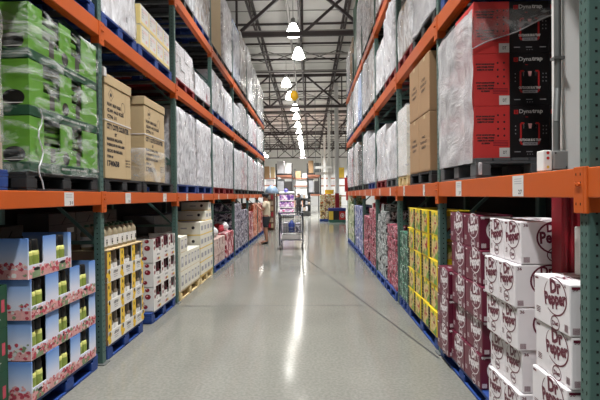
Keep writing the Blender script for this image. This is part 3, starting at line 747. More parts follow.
# cardboard sheet and jugs on the lemon trays
mb = MB(); mb.box((LX - .80, 4.53, 1.098), (LX + .004, 5.52, 1.108), TAN); tag(mb.build('cardboard_sheet'), 'thin tan cardboard sheet between lemon-printed trays and juice jugs', 'cardboard')
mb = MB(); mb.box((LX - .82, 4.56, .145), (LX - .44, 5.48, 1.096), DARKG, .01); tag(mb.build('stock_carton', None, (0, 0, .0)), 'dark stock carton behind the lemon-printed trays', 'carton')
JUG = mat('cloudy_jug', (150, 138, 112), .25, var=.15, scale=9)
jp = None
for k in range(7):
    for c in range(2):
        lb = 'cloudy %s jug with white label, %s in the %s row on the lemon trays' % ('juice', ORD[k], ['front', 'back'][c])
        loc = (LX - .10 - c * .145, 4.62 + k * .128, 1.109)
        if jp is None:
            jp = empty('juice_jug', loc, lb, 'jug', 'juice jugs on the lemon trays')
            mb = MB(); mb.lathe([(.055, 0), (.061, .01), (.061, .16), (.056, .185), (.030, .225), (.021, .232)], JUG, 16); mb.build('body', jp)
            mb = MB(); mb.lathe([(.0625, .03), (.0625, .135)], PAPER, 16); A = face_m('L', (.0628, 0, 0))
            mb.rect(A, -.018, .09, .018, .10, INK); mb.disc(A, 0, .07, .016, .014, INK); mb.rect(A, -.015, .045, .015, .052, GREENI); mb.build('paper_sleeve', jp)
            mb = MB(); mb.lathe([(.023, .230), (.024, .232), (.024, .252), (.02, .256)], DGREEN, 12); mb.build('cap', jp)
        else: dup(jp, loc, lb)
# dim stock at the back of the floor level
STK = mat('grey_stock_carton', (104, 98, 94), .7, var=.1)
def stock(side, y0, y1, z0, z1, x, d, label, m=STK):
    s = -1 if side == 'L' else 1; X = (LX if side == 'L' else RX) + s * x
    mb = MB(); a, b = sorted((0, s * d)); mb.box((a, 0, 0), (b, y1 - y0, z1 - z0), m, .006)
    A = face_m(side, (0, (y1 - y0) / 2, 0)); w = y1 - y0; hz = z1 - z0
    mb.bar((s * -.001, w * .45, hz * .5), (s * -.001, w * .60, hz * .8), .012, INK, .004); mb.rect(A, w * .15, hz * .08, w * .42, hz * .3, PAPER)
    mb.rect(A, -w * .5, hz * .48, w * .5, hz * .50, INK)
    return tag(mb.build('stock_carton', None, (X, y0, z0)), label, 'carton')
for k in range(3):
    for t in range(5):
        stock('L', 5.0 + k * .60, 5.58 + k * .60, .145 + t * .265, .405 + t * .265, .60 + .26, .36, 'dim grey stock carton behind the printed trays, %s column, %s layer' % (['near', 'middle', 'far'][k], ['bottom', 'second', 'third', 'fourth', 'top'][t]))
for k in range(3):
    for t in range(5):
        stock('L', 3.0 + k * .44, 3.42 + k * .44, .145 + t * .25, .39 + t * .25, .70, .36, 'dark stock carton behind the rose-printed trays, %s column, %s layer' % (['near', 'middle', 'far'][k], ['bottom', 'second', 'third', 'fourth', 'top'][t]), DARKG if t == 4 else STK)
# bay of white cartons
WCAR = mat('white_bottle_carton', (226, 222, 206), .55, var=.05)
WCAR2 = mat('cream_carton', (226, 221, 206), .55, var=.06)
pallet('L', 7.10, 8.36, 0, WOODP, 'pale wooden pallet on the floor, nearer of the two under white cartons')
pallet('L', 8.42, 9.50, 0, WOODP, 'pale wooden pallet on the floor, farther of the two under white cartons')
def carton(side, loc, size, m, label, cat='carton', group=None, name='carton', deco=None):
    s = -1 if side == 'L' else 1; D, W, hh = size
    mb = MB(); a, b = sorted((0, s * D)); mb.box((a, 0, 0), (b, W, hh), m, .004)
    if deco: deco(mb, face_m(side, (0, W / 2, 0)), face_m('F', (s * D / 2, 0, 0)), W, hh, D)
    return tag(mb.build(name, None, loc), label, cat, group)
def d_white(mb, A, F, W, h, D):
    mb.rect(A, -W * .3, h * .25, W * .3, h * .8, GREYG); mb.rect(A, -W * .22, h * .45, W * .22, h * .72, PAPER, e=.0014); mb.rect(A, -W * .48, h * .03, W * .48, h * .06, WOODP)
def d_cream(mb, A, F, W, h, D):
    mb.rect(A, -W * .5, h * .02, W * .5, h * .10, YELG); mb.rect(A, -W * .3, h * .38, W * .3, h * .72, GREYG)
    mb.rect(F, -D * .5, h * .02, D * .5, h * .10, YELG); mb.disc(F, D * .25, h * .6, .03, .03, INK); mb.rect(F, -.1, h * .5, .02, h * .62, GREYG)
for k in range(6):
    for t in range(2):
        carton('L', (LX, 7.12 + k * .207, .142 + t * .30), (.34, .203, .297), WCAR, 'white narrow carton, %s layer, %s along the nearer pale pallet' % (['bottom', 'top'][t], ORD[k]), group='white narrow cartons', deco=d_white)
for k in range(2): carton('L', (LX, 7.12 + k * .207, .742), (.3, .203, .26), WCAR, 'white narrow carton standing alone on top, %s to the post' % ['close', 'one away from'][k] , group='white narrow cartons', deco=d_white)
for k in range(4):
    for t in range(4):
        carton('L', (LX, 8.44 + k * .263, .142 + t * .255), (.55, .258, .252), WCAR2, 'cream carton with yellow band, %s layer, %s along the farther pale pallet' % (['bottom', 'second', 'third', 'fourth'][t], ORD[k]), group='cream yellow-banded cartons', deco=d_cream)
for k in range(2):
    carton('L', (LX - .02, 8.96 + k * .263, 1.162), (.55, .258, .19), WCAR2, 'cream carton of the fifth layer, %s of its two' % ['nearer', 'farther'][k], group='cream yellow-banded cartons', deco=d_cream)
carton('L', (LX - .02, 9.20, 1.354), (.55, .258, .17), WCAR2, 'cream carton alone on the very top of the banded stack', group='cream yellow-banded cartons', deco=d_cream)
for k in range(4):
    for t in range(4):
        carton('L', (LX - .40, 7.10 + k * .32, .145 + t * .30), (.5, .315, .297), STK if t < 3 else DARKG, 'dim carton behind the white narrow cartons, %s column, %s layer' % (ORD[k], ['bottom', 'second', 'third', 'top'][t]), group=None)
# multipacks farther along the left rack
PINKP = patchy('pink_paper_print', [(0, (150, 112, 110)), (.42, (196, 170, 160)), (.55, (214, 196, 186)), (.66, (160, 60, 70))], 7)
GREYPK = patchy('grey_lilac_print', [(0, (52, 48, 64)), (.44, (116, 110, 130)), (.51, (186, 182, 194)), (.58, (222, 220, 224)), (.63, (84, 44, 62))], 11)
REDPK = patchy('red_white_print', [(0, (120, 26, 40)), (.45, (176, 52, 66)), (.53, (222, 190, 190)), (.64, (230, 222, 220)), (.7, (60, 30, 36))], 8)
CRIM = patchy('crimson_can_print', [(0, (60, 10, 26)), (.43, (140, 24, 52)), (.51, (190, 70, 96)), (.56, (226, 200, 204)), (.61, (96, 14, 36))], 12)
SILV = patchy('silver_can_print', [(0, (40, 42, 42)), (.43, (120, 128, 126)), (.51, (190, 196, 194)), (.58, (222, 224, 222)), (.63, (50, 44, 46))], 12)
GREENPK = patchy('green_can_print', [(0, (10, 44, 32)), (.44, (30, 96, 70)), (.53, (90, 146, 120)), (.57, (206, 218, 208)), (.61, (16, 50, 36))], 12)
BLUPK = patchy('blue_white_print', [(0, (60, 64, 120)), (.45, (130, 140, 186)), (.55, (206, 208, 216)), (.66, (110, 60, 120))], 8)
GRNWH = patchy('pale_green_print', [(0, (110, 130, 80)), (.45, (178, 190, 150)), (.55, (222, 222, 206)), (.66, (140, 120, 60))], 8)
ORGPK = patchy('orange_print', [(0, (160, 60, 30)), (.45, (206, 110, 70)), (.55, (226, 190, 170)), (.66, (150, 40, 40))], 8)
LAY = ['bottom', 'second', 'third', 'fourth', 'fifth', 'sixth', 'seventh']
def packs(side, y0, y1, n, z0, hh, rows, m, desc, depth=.8, dx=0, group=None, skip=()):
    s = -1 if side == 'L' else 1; x0 = (LX if side == 'L' else RX) + s * dx; w = (y1 - y0) / n; first = None
    for k in range(n):
        for t in range(rows):
            if (k, t) in skip: continue
            lb = '%s, %s layer, %s column from the camera' % (desc, LAY[t], ORD[k]); loc = (x0 + s * random.uniform(0, .02), y0 + k * w, z0 + t * hh)
            if first is None:
                mb = MB(); a, b = sorted((0, s * depth)); mb.box((a, .003, 0), (b, w - .003, hh - .003), m, .012)
                first = tag(mb.build('multipack', None, loc), lb, 'multipack', group or desc + 's')
            else: dup(first, loc, lb)
pallet('L', 9.70, 10.95, 0, BLUEP, 'blue plastic pallet on the floor under the pinkish cartons')
pallet('L', 11.0, 12.2, 0, BLUEP, 'blue plastic pallet on the floor under the crumpled bags')
packs('L', 9.72, 10.92, 4, .142, .19, 3, PINKP, 'pinkish paper carton', group='pinkish cartons')
packs('L', 11.02, 12.18, 3, .142, .2, 3, REDPK, 'red and white carton past the pinkish ones')
BAGW = mat('white_bag', (214, 212, 212), .4, var=.1, scale=10, bump=.5)
for k, (y, z, r) in enumerate([(9.95, .72, .14), (10.45, .72, .17), (11.3, .745, .15), (11.75, .745, .17), (12.0, .745, .12)]):
    bm = bmesh.new(); bmesh.ops.create_icosphere(bm, subdivisions=3, radius=1)
    for v in bm.verts:
        q = 1 + .25 * noise.noise(v.co * 2 + Vector((k, 0, 0))); v.co = Vector((v.co.x * r * q, v.co.y * r * 1.25 * q, max(v.co.z * r * .8 * q, -r * .6)))
    me = bpy.data.meshes.new('bag'); bm.to_mesh(me); bm.free(); me.materials.append(BAGW if k != 2 else REDG)
    for p in me.polygons: p.use_smooth = True
    o = bpy.data.objects.new('goods_bag', me); C.objects.link(o); o.location = (LX - .25, y, z + r * .6); tag(o, '%s crumpled %s bag lying on the low cartons of the left rack' % (ORD[k], 'red' if k == 2 else 'white'), 'bag', 'crumpled bags')
for a, e, lab in ((12.4, 13.65, 'nearer grey multipacks'), (13.7, 14.95, 'farther grey multipacks'), (15.2, 16.4, 'red and white multipacks beside the shopper'), (16.5, 17.7, 'orange multipacks beside the shopper'), (17.9, 19.1, 'orange multipacks behind the shopper'), (19.2, 20.4, 'last multipacks of the left rack')):
    pallet('L', a, e, 0, BLUEP, 'blue plastic pallet on the floor under the %s' % lab)
packs('L', 12.42, 13.63, 3, .142, .215, 6, GREYPK, 'grey-lilac multipack, nearer pallet', group='grey-lilac multipacks')
packs('L', 13.72, 14.93, 3, .142, .215, 5, GREYPK, 'grey-lilac multipack, farther pallet', group='grey-lilac multipacks')
packs('L', 15.22, 16.38, 3, .142, .24, 4, REDPK, 'red and white multipack by the shopper')
packs('L', 16.52, 17.68, 3, .142, .24, 5, ORGPK, 'orange multipack beside the shopper')
packs('L', 17.92, 19.08, 3, .142, .24, 5, ORGPK, 'orange multipack behind the shopper')
packs('L', 19.22, 20.38, 3, .142, .24, 5, REDPK, 'red multipack at left rack far end')

# ------------------------------------------------------------------ floor level, right: soda cases
def logo(mb, M, x, y, s, m, small='35', ring=True):
    """round soda emblem: two words across an oval ring, small oval with a word below"""
    if ring:
        mb.ring(M, x, y, s * .56, s * .50, s * .05, m, a0=-2.3, a1=2.1, taper=.5); mb.ring(M, x - s * .05, y + .0 * s, s * .50, s * .46, s * .035, m, a0=2.3, a1=3.9, taper=.7)
    mb.text(M, 'Dr', x + s * .02, y + s * .27, s * .54, s * .38, m, bold=.055, rot=.12)
    mb.text(M, 'Pepper', x + s * .0, y - s * .10, s * 1.06, s * .46, m, bold=.055, rot=.16)
    mb.ring(M, x, y - s * .70, s * .22, s * .20, s * .03, m); mb.text(M, small, x, y - s * .70, s * .30, s * .13, m, bold=.04, rot=.1)
def case_mesh(W, D, hh, board, ink, diet, endlogo=True):
    """origin: near lower corner on the aisle side of the right rack"""
    mb = MB(); mb.box((0, .0015, 0), (D, W - .0015, hh - .002), board, .006)
    A = face_m('R', (0, W / 2, 0)); F = face_m('F', (0, .0015, 0))
    s = .182 if W < .3 else .205
    logo(mb, A, -.0 if W < .3 else .045, hh * .66, s, ink, 'Diet' if diet else '36')
    mb.text(A, '36', W * .38, hh * .93, .022, .016, ink)
    for k in range(4): mb.rect(A, W * -.42 + .0, hh * (.20 + .035 * k), W * -.30, hh * (.215 + .035 * k), ink)
    if W > .3:
        mb.rect(A, -W * .46, hh * .90, -W * .36, hh * .94, ink)
        for k in range(8): mb.rect(A, W * .37 + k * .004, hh * .06, W * .37 + k * .004 + .0022, hh * .2, ink)
    else: mb.rect(A, -W * .46, hh * .90, -W * .30, hh * .94, ink)
    if endlogo:
        if D > .3:
            sx = D * .53
            mb.ring(F, sx, hh * .62, .125, .105, .012, ink, taper=.3); mb.text(F, 'Pepper', sx + .01, hh * .60, .225, .10, ink, bold=.04, rot=.06); mb.text(F, 'Dr', sx - .02, hh * .86, .08, .06, ink, bold=.04, rot=.06)
            mb.ring(F, sx + .01, hh * .22, .07, .05, .007, ink); mb.text(F, 'Diet' if diet else '12 oz', sx + .01, hh * .22, .085, .045, ink, bold=.03)
        else:
            mb.ring(F, D * .55, hh * .55, .09, .09, .012, ink, taper=.3); mb.text(F, 'Pepper', D * .56, hh * .53, .16, .085, ink, bold=.04, rot=.06); mb.text(F, 'Dr', D * .5, hh * .77, .06, .05, ink, bold=.04, rot=.06)
            mb.ring(F, D * .55, hh * .17, .05, .038, .006, ink)
        mb.text(F, '36', .028, hh * .91, .028, .020, ink)
        for k in range(9): mb.rect(F, .015 + k * .0042, .012, .015 + k * .0042 + .0024, hh * .17, ink)
        mb.rect(F, D * .64, hh * .03, D * .95, hh * .065, ink) if D > .3 else mb.rect(F, .01, hh * .90, D - .02, hh * .95, ink)
    Tt = face_m('T', (0, 0, hh - .002)); mb.text(Tt, 'Dr Pepper', D * .5, W * .5, D * .6, W * .3, ink, bold=.03)
    return mb
DIETB = mat('white_case_board', (226, 221, 222), .38, var=.03)
pallet('R', 3.36, 4.66, 0, BLUEP, 'blue plastic pallet on the floor under the maroon soda cases', h=.115, dx=-.01)
pallet('R', 2.33, 3.34, 0, BLUEP, 'blue plastic pallet on the floor under the white soda cases', h=.085)
cw = {}
def case(kind, loc, label, rot=0):
    if kind not in cw:
        W, D, hh, b, i, dt = {'maroon': (.365, .26, .270, MAROONB, DIETB, False), 'white': (.25, .41, .270, DIETB, MAROON, True), 'long': (.37, .255, .270, DIETB, MAROON, True)}[kind]
        o = case_mesh(W, D, hh, b, i, dt).build('soda_case', None, loc); cw[kind] = o
        tag(o, label, 'soda case', {'maroon': 'maroon soda cases', 'white': 'white diet soda cases', 'long': 'white diet soda cases'}[kind]); return o
    return dup(cw[kind], loc, label)
RW = ['bottom', 'second', 'third', 'fourth', 'top']
for t in range(5):
    for c in range(3):
        if c == 2 and t > 2: continue
        y = 3.50 + c * .37 + (.05, .03, -.02, .03, .08)[t] * (1 if c < 2 else .3); x = RX + ((-.012, .0, -.02, -.005, .0)[t] if c < 2 else -.045)
        if c == 2: y = min(y, 4.30)
        case('maroon', (x, y, .117 + t * .272), 'maroon soda case, %s row, %s column' % (RW[t], ['beside the white cases', 'middle', 'next to the green post'][c]))
for t in range(5):
    for c in range(2):
        x = RX + (-.015, .005, -.025, -.04, 0)[t] ; y = 2.875 + c * .252 + (0, .01, 0, -.0, .0)[t]
        case('white', (x, y, .107 + t * .272), 'white diet soda case, %s row, %s of the stack before the maroon cases' % (RW[t], ['near half', 'far half'][c]))
mb = MB(); mb.box((RX + .002, 2.88, .0865), (RX + .40, 3.37, .1065), TAN); tag(mb.build('cardboard_slip'), 'tan slip sheet under the white cases before the maroon cases', 'cardboard')
for t in range(4):
    case('long', (RX + (.0, -.01, .008, 0)[t], 2.345 + (0, .01, -.0, .0)[t], .087 + t * .272), 'white diet soda case, %s of the front stack beside the large green post' % ['bottom', 'second', 'third', 'top'][t])
mb = MB(); mb.box((1.50, 2.45, 1.178), (1.57, 2.62, 1.45), WHITE, .006); F = face_m('F', (1.535, 2.45, 1.36)); mb.rect(F, -.02, -.03, .02, .05, GREYG)
tag(mb.build('slim_carton'), 'slim white carton standing on the front white stack against the post', 'carton')
# dim second row
for t in range(5):
    for c in range(4):
        carton('R', (RX + .52, 3.0 + c * .40, .06 + t * .27), (.4, .395, .268), MAROONB, 'maroon case hidden in the dim back row, %s layer, %s column' % (RW[t], ORD[c]), cat='soda case')
# yellow cartons
YEL = mat('bright_yellow_board', (232, 204, 34), .42, var=.06)
YTAN = patchy('fruit_photo_print', [(0, (120, 130, 50)), (.42, (196, 176, 110)), (.5, (214, 190, 130)), (.58, (206, 150, 100)), (.64, (150, 60, 40))], 9)
DBRN = mat('dark_stripe_print', (66, 58, 40), .5, var=.3, scale=30)
def d_yel(mb, A, F, W, h, D):
    mb.rect(A, -W * .48, h * .02, -W * .24, h * .98, DBRN); mb.rect(A, -W * .20, h * .05, W * .42, h * .82, YTAN); mb.disc(A, W * .12, h * .84, .03, .022, GREENI)
    for q in range(5): mb.rect(A, -W * .42, h * (.18 + .13 * q), -W * .30, h * (.24 + .13 * q), WCAR)
    mb.add([(W * .1, h * .05, .0016), (W * .46, h * .05, .0016), (W * .46, h * .45, .0016)], [(0, 1, 2)], GREENI, A); mb.disc(A, W * .2, h * .5, .035, .012, REDG, e=.002)
    mb.rect(F, -D * .3, h * .1, D * .3, h * .8, YTAN)
pallet('R', 4.78, 6.20, 0, BLUEP, 'blue plastic pallet on the floor under the yellow cartons')
pallet('R', 6.22, 6.84, 0, BLUEP, 'blue plastic pallet on the floor under the green multipacks')
for t in range(5):
    for c in range(4):
        carton('R', (RX + random.uniform(-.01, .012), 4.76 + c * .36 + (.0 if t % 2 else .0), .142 + t * .265), (.4, .355, .262), YEL, 'yellow fruit carton, %s row, %s column beyond the green post' % (RW[t], ['first', 'second', 'third', 'last'][c]), group='yellow fruit cartons', deco=d_yel)
packs('R', 6.24, 6.84, 2, .142, .24, 4, GREENPK, 'green multipack beyond the yellow cartons', depth=.5)
for a, e, lab in ((6.98, 7.95, 'crimson multipacks nearest the yellow cartons'), (8.0, 9.05, 'silver multipacks'), (9.25, 10.3, 'second stack of crimson multipacks'), (10.35, 11.35, 'third stack of crimson multipacks'), (11.5, 12.5, 'blue and white packs'), (12.6, 13.6, 'pale green packs'), (13.8, 14.8, 'far silver packs'), (14.9, 15.9, 'last packs of the right rack')):
    pallet('R', a, e, 0, BLUEP, 'blue plastic pallet on the floor under the %s' % lab, dx=-.02)
packs('R', 7.0, 7.93, 3, .142, .2, 5, CRIM, 'crimson multipack nearest the yellow cartons', depth=.5, group='crimson multipacks')
packs('R', 8.02, 9.03, 3, .142, .2, 6, SILV, 'silver multipack', depth=.5, skip=((2, 5),))
packs('R', 9.27, 10.28, 3, .142, .2, 6, CRIM, 'crimson multipack, second crimson stack', depth=.5, group='crimson multipacks')
packs('R', 10.37, 11.33, 3, .142, .2, 5, CRIM, 'crimson multipack, third crimson stack', depth=.5, group='crimson multipacks')
packs('R', 11.52, 12.48, 2, .142, .3, 4, BLUPK, 'blue and white pack', depth=.5)
packs('R', 12.62, 13.58, 2, .142, .3, 4, BLUPK, 'blue and white pack, second stack', depth=.5)
packs('R', 13.82, 14.78, 2, .142, .3, 4, GRNWH, 'pale green pack', depth=.5)
packs('R', 14.92, 15.88, 2, .142, .3, 5, GRNWH, 'pale green pack at the far end', depth=.5)
for k, (y, z) in enumerate([(8.3, 1.345), (8.75, 1.145), (9.6, 1.345)]):
    carton('R', (RX + .02, y, z), (.3, .26, .12), (SILV, SILV, REDPK)[k], 'single loose multipack lying on top of the %s stack' % ('silver', 'silver lower', 'second crimson')[k], cat='multipack', name='multipack')

# ------------------------------------------------------------------ lowest right shelf: bug trap cartons, brown cartons
pallet('R', 3.66, 4.64, Z1R, GREYP, 'grey plastic pallet under the red and black cartons', h=.165)
def dyna(y0, z, label):
    hh = .418; D = .60; W = .46
    r = MB(); r.box((0, 0, 0), (.285, W, hh), RED2, .003); r.box((.286, 0, 0), (D, W, hh), BLACK, .003); r.box((D + .002, 0, 0), (D + .3, W, hh), BLACK, .003)
    F = face_m('F', (0, 0, 0))
    for k, (y, n) in enumerate([(.335, 3), (.185, 4)]):
        for q in range(n): r.text(F, ['STOP MOSQUITOES', 'AND OTHER BITING', 'INSECTS AT HOME', 'ALL SEASON'][q], .09, y - q * .022, (.15, .14, .13, .07)[q], .015, INK, bold=.09)
    for k in range(4):
        for j in range(2): r.disc(F, .19 + j * .05, .345 - k * .055, .008, .009, INK, 8)
    r.rect(F, .20, .008, .283, .082, PAPER); r.text(F, 'DT', .245, .045, .03, .025, INK)
    for k in range(4): r.rect(F, .15, .10 + k * .012, .27, .104 + k * .012, MAROON)
    # black front: name, appliance drawing, captions
    r.box((.318, -.0012, .352), (.352, 0, .386), RED); r.text(F, 'D', .335, .369, .018, .02, BLACK, e=.0022)
    r.text(F, 'Dyna', .410, .369, .10, .042, PAPER, bold=.01); r.text(F, 'trap', .505, .369, .085, .040, PAPER, bold=.03)
    r.rect(F, .41, .325, .43, .330, RED)
    for x, sgn in ((.372, 1), (.517, -1)):
        r.ring(F, x, .27, .0, .0, .0, RED, n=3) if False else None
        r.rect(F, x - .007, .115, x + .007, .275, RED); r.rect(F, min(x, x + sgn * .028), .270, max(x, x + sgn * .028), .284, RED); r.rect(F, min(x, x + sgn * .02), .105, max(x, x + sgn * .02), .118, RED)
    r.rect(F, .395, .12, .495, .27, CHAR); 
    for x in (.398, .490): r.rect(F, x - .006, .235, x + .006, .275, GREYG)
    r.add([(.430, .275, .0016), (.462, .275, .0016), (.455, .235, .0016), (.437, .235, .0016)], [(0, 3, 2, 1)], PETAL2, F)
    r.text(F, 'OUTDOOR BUG TRAP', .444, .143, .175, .022, PAPER, bold=.05, e=.0022); r.rect(F, .387, .100, .505, .124, GREYG, e=.0018); r.text(F, 'HALF ACRE', .446, .112, .09, .014, INK, e=.0026)
    for k in range(3):
        for x in (.33, .55, .575): r.disc(F, x, .255 - k * .03, .005, .006, GREYG, 6)
    for k, x in enumerate((.345, .44, .55)): r.rect(F, x - .025, .045, x + .025, .052, GREYG)
    for k in range(3): r.disc(F, .425 + .02 * k, .028, .004, .004, GREYG, 6)
    r.box((D + .012, -.0012, .352), (D + .046, 0, .386), RED)
    return tag(r.build('bug_trap_carton', None, (RX + .012, y0, z)), label, 'carton', 'red and black cartons')
DN = ['bottom', 'middle', 'top']
for t in range(3):
    dyna(3.71, Z1R + .167 + t * .42, 'red and black bug trap carton, %s of the stack facing the empty half bay' % DN[t])
    for k in range(1):
        mb = MB(); mb.box((.002, 0, 0), (.90, .44, .418), RED if t != 2 else BLACK, .003); A = face_m('R', (.002, .22, 0)); mb.text(A, 'Dynatrap', 0, .36, .3, .045, PAPER); mb.rect(A, -.21, .02, .21, .30, BLACK)
        tag(mb.build('bug_trap_carton', None, (RX + .012, 4.19, Z1R + .167 + t * .42)), 'red and black carton behind the film, %s row at the far end of its pallet' % DN[t], 'carton', 'red and black cartons')
# grey crumpled film: aisle side, plus a slanting sheet across the top of the end face
vs = []; fs = []; ny, nz = 26, 34
zb, zt = Z1R + .13, Z1R + 1.36
for a in range(ny + 1):
    for b in range(nz + 1):
        y = 3.685 + (4.655 - 3.685) * a / ny; z = zb + (zt - zb) * b / nz
        q = noise.noise(Vector((y * 3, z * 3, 1))) * .6 + noise.noise(Vector((y * 2 + z * 5, z * 2 - y * 5, 5))) + .4 * noise.noise(Vector((y * 12, z * 9, 2)))
        vs.append((RX - .006 - .012 * max(-.4, q) - (.012 if 3 < a < ny - 2 else 0), y, z))
for a in range(ny):
    for b in range(nz):
        i = a * (nz + 1) + b; fs.append((i, i + nz + 1, i + nz + 2, i + 1))
mb = MB(); mb.add(vs, [f[::-1] for f in fs], FILMG, smooth=True)
vs = []; fs = []
for a in range(17):
    for b in range(13):
        u = a / 16; x = RX - .008 + u * .75; lo = Z1R + 1.04 + .30 * u; z = lo + (zt - lo) * b / 12
        vs.append((x, 3.697 - .006 * noise.noise(Vector((x * 6, z * 9, 3))) - .004, z))
for a in range(16):
    for b in range(12):
        i = a * 13 + b; fs.append((i, i + 13, i + 14, i + 1))
mb.add(vs, fs, FILM2, smooth=True)
pts = [Vector((RX - .01 + .75 * k / 10, 3.688, Z1R + 1.04 + .3 * k / 10 + .01 * math.sin(k))) for k in range(11)]; mb.tube(pts, .005, FILM3, 6)
tag(mb.build('stretch_film'), 'crumpled grey stretch film over the red and black cartons', 'plastic film')
mb = MB(); mb.box((RX + .02, 3.640, Z1R + .03), (RX + .05, 3.658, Z1R + .13), FILM3, .008); 
tag(mb.build('film_tail'), 'torn white film end hanging on the grey pallet below the red and black cartons', 'plastic film')
# brown cartons
pallet('R', 4.98, 6.05, Z1R, BLACKP, 'black plastic pallet under the plain brown cartons')
for t in range(2):
    for k in range(2):
        hh = .655
        mb = MB(); mb.box((0, 0, 0), (.95, .49, hh), BROWN, .006); A = face_m('R', (0, .245, 0))
        for q in range(3): mb.text(A, ['4 PACK', 'CUSHION SET', 'GREY'][q], 0.0 + (.02 if k else -.02), .40 - q * .06, (.16, .30, .2)[q], .032, INK)
        mb.rect(A, -.24, .01, .24, .02, KRAFT2); mb.rect(A, -.02, hh - .05, .06, hh - .004, TAN)
        tag(mb.build('brown_carton', None, (RX + .0, 5.03 + k * .495, Z1R + .142 + t * .66)), 'plain brown carton, %s layer, %s half of its pallet on the right rack' % (['lower', 'upper'][t], ['near', 'far'][k]), 'carton', 'plain brown cartons')
pallet('R', 6.20, 6.84, Z1R, WOODP, 'pale wooden pallet under the tall white-sided carton, right rack')
mb = MB(); mb.box((0, 0, 0), (.95, .60, .96), WHITE, .008); F = face_m('F', (0, 0, 0)); mb.rect(F, .005, .01, .94, .95, WCAR2)
tag(mb.build('tall_carton', None, (RX + .0, 6.22, Z1R + .142)), 'tall white-sided carton beyond the brown cartons, right rack', 'carton')
vs, fs = wrap_shell(1, .62, .97, .98, 55, amp=.012); mb = MB(); mb.add(vs, fs, FILM2, smooth=True); tag(mb.build('stretch_film', None, (RX - .012, 6.21, Z1R + .142)), 'clear film around the tall white-sided carton', 'plastic film')
# conduit, junction box and outlet by the near column
mb = MB(); pts = [(1.425, 2.66, 1.88), (1.425, 2.66, 2.05), (1.455, 2.70, 2.25), (1.455, 2.70, 9.2)]; mb.tube(pts, .019, STEEL, 10)
mb.box((1.425, 2.675, 2.42), (1.485, 2.725, 2.435), STEEL)
tag(mb.build('conduit'), 'grey electrical conduit running up the white column', 'pipe')
mb = MB(); mb.box((1.378, 2.60, 1.773), (1.458, 2.70, 1.88), mat('grey_box_paint', (132, 132, 130), .5, var=.08), .006); F = face_m('F', (1.418, 2.60, 1.827)); mb.disc(F, -.03, .04, .005, .005, INK, 8); mb.disc(F, .03, -.04, .005, .005, INK, 8)
tag(mb.build('junction_box'), 'grey junction box at the foot of the conduit', 'electrical box')
mb = MB(); mb.box((1.325, 2.61, 1.765), (1.374, 2.69, 1.885), COLW, .006); F = face_m('F', (1.35, 2.61, 1.82)); mb.disc(F, 0, .05, .009, .009, RED, 10); mb.disc(F, 0, .02, .009, .009, RED, 10); mb.disc(F, 0, -.03, .008, .008, YELG, 10)
tag(mb.build('outlet_box'), 'white outlet box with small red dots beside the junction box', 'electrical box')

# ------------------------------------------------------------------ lamps
GLOWD = 34
LAMPG = mat('white_lamp_dome', (240, 238, 232), .5, var=0, emit=GLOWD)
LAMPE = mat('lamp_diffuser', (255, 250, 240), .4, var=0, emit=20)
CAPM = mat('lamp_cap', (150, 148, 146), .4, .5, var=.05)
dome = None; SPREAD = 84
def lamp(x, y, label, power=0, z=7.35):
    global dome
    if dome is None:
        dome = empty('pendant_lamp', (x, y, z), label, 'ceiling lamp', 'white dome pendant lamps')
        mb = MB(); mb.lathe([(.26, 0), (.24, .10), (.17, .28), (.11, .40), (.09, .42)], LAMPG, 20); mb.build('lamp_shade', dome).visible_shadow = True
        mb = MB(); mb.lathe([(.235, -.012), (.24, -.004)], LAMPE, 20); mb.build('diffuser', dome)
        mb = MB(); mb.lathe([(.075, .42), (.075, .60), (.04, .63)], CAPM, 14); mb.cyl((0, 0, .62), (0, 0, 1.6), .012, CAPM, 6); mb.build('hanger', dome)
    else: dup(dome, (x, y, z), label)
    if power:
        l = bpy.data.lights.new('lamp_light', 'AREA'); l.shape = 'DISK'; l.size = .46; l.energy = power; l.color = (.985, .995, 1); l.spread = math.radians(SPREAD if y < 40 else 135)
        o = bpy.data.objects.new('lamp_light', l); C.objects.link(o); o.location = (x, y, z - .03)
PW = 185; SPREAD = 84
for i, (x, y) in enumerate([(-.54, 16.3), (-.42, 18.95), (-1.18, 23.8), (-1.13, 26.9)]):
    lamp(x, y, 'white dome lamp, %s' % ['large and nearest, in front of the roof girder', 'just beyond the nearest one', 'left of the yellow lamp', 'below and behind the yellow lamp'][i], PW)
for i, y in enumerate([30.5, 34, 38, 42, 46.5, 51, 55.5, 60, 65]):
    lamp(-.95, y, 'white dome lamp in the middle row, %s after the yellow lamp' % ['first', 'second', 'third', 'fourth', 'fifth', 'sixth', 'seventh', 'eighth', 'last'][i], PW * 3.4)
for nm, x in (('left', -6.4), ('right', 6.0)):
    for i, y in enumerate([44, 48, 52, 56, 60, 64, 68]): lamp(x, y, 'far white dome lamp in the %s row, %s from the camera' % (nm, ORD[i]), PW * 4 if i % 2 == 0 else 0)
for i, (x, y) in enumerate([(-.4, 12.2), (-.4, 8.2), (-.4, 4.4), (-.4, .8), (-.4, -2.8), (-.4, -6.4)]):
    lamp(x, y, 'white dome lamp over the aisle above the view, %s towards the camera' % ORD[i], PW)
YLAMP = mat('yellow_lamp_glass', (224, 170, 40), .4, var=.05, emit=.25)
mb = MB(); mb.lathe([(.10, -.1), (.24, .05), (.20, .3), (.08, .42)], YLAMP, 14, at=(-.82, 25.2, 7.0)); mb.cyl((-.82, 25.2, 7.4), (-.82, 25.2, 9.35), .012, CAPM, 6)
tag(mb.build('yellow_lamp'), 'small yellow hanging lamp between white domes', 'lamp')

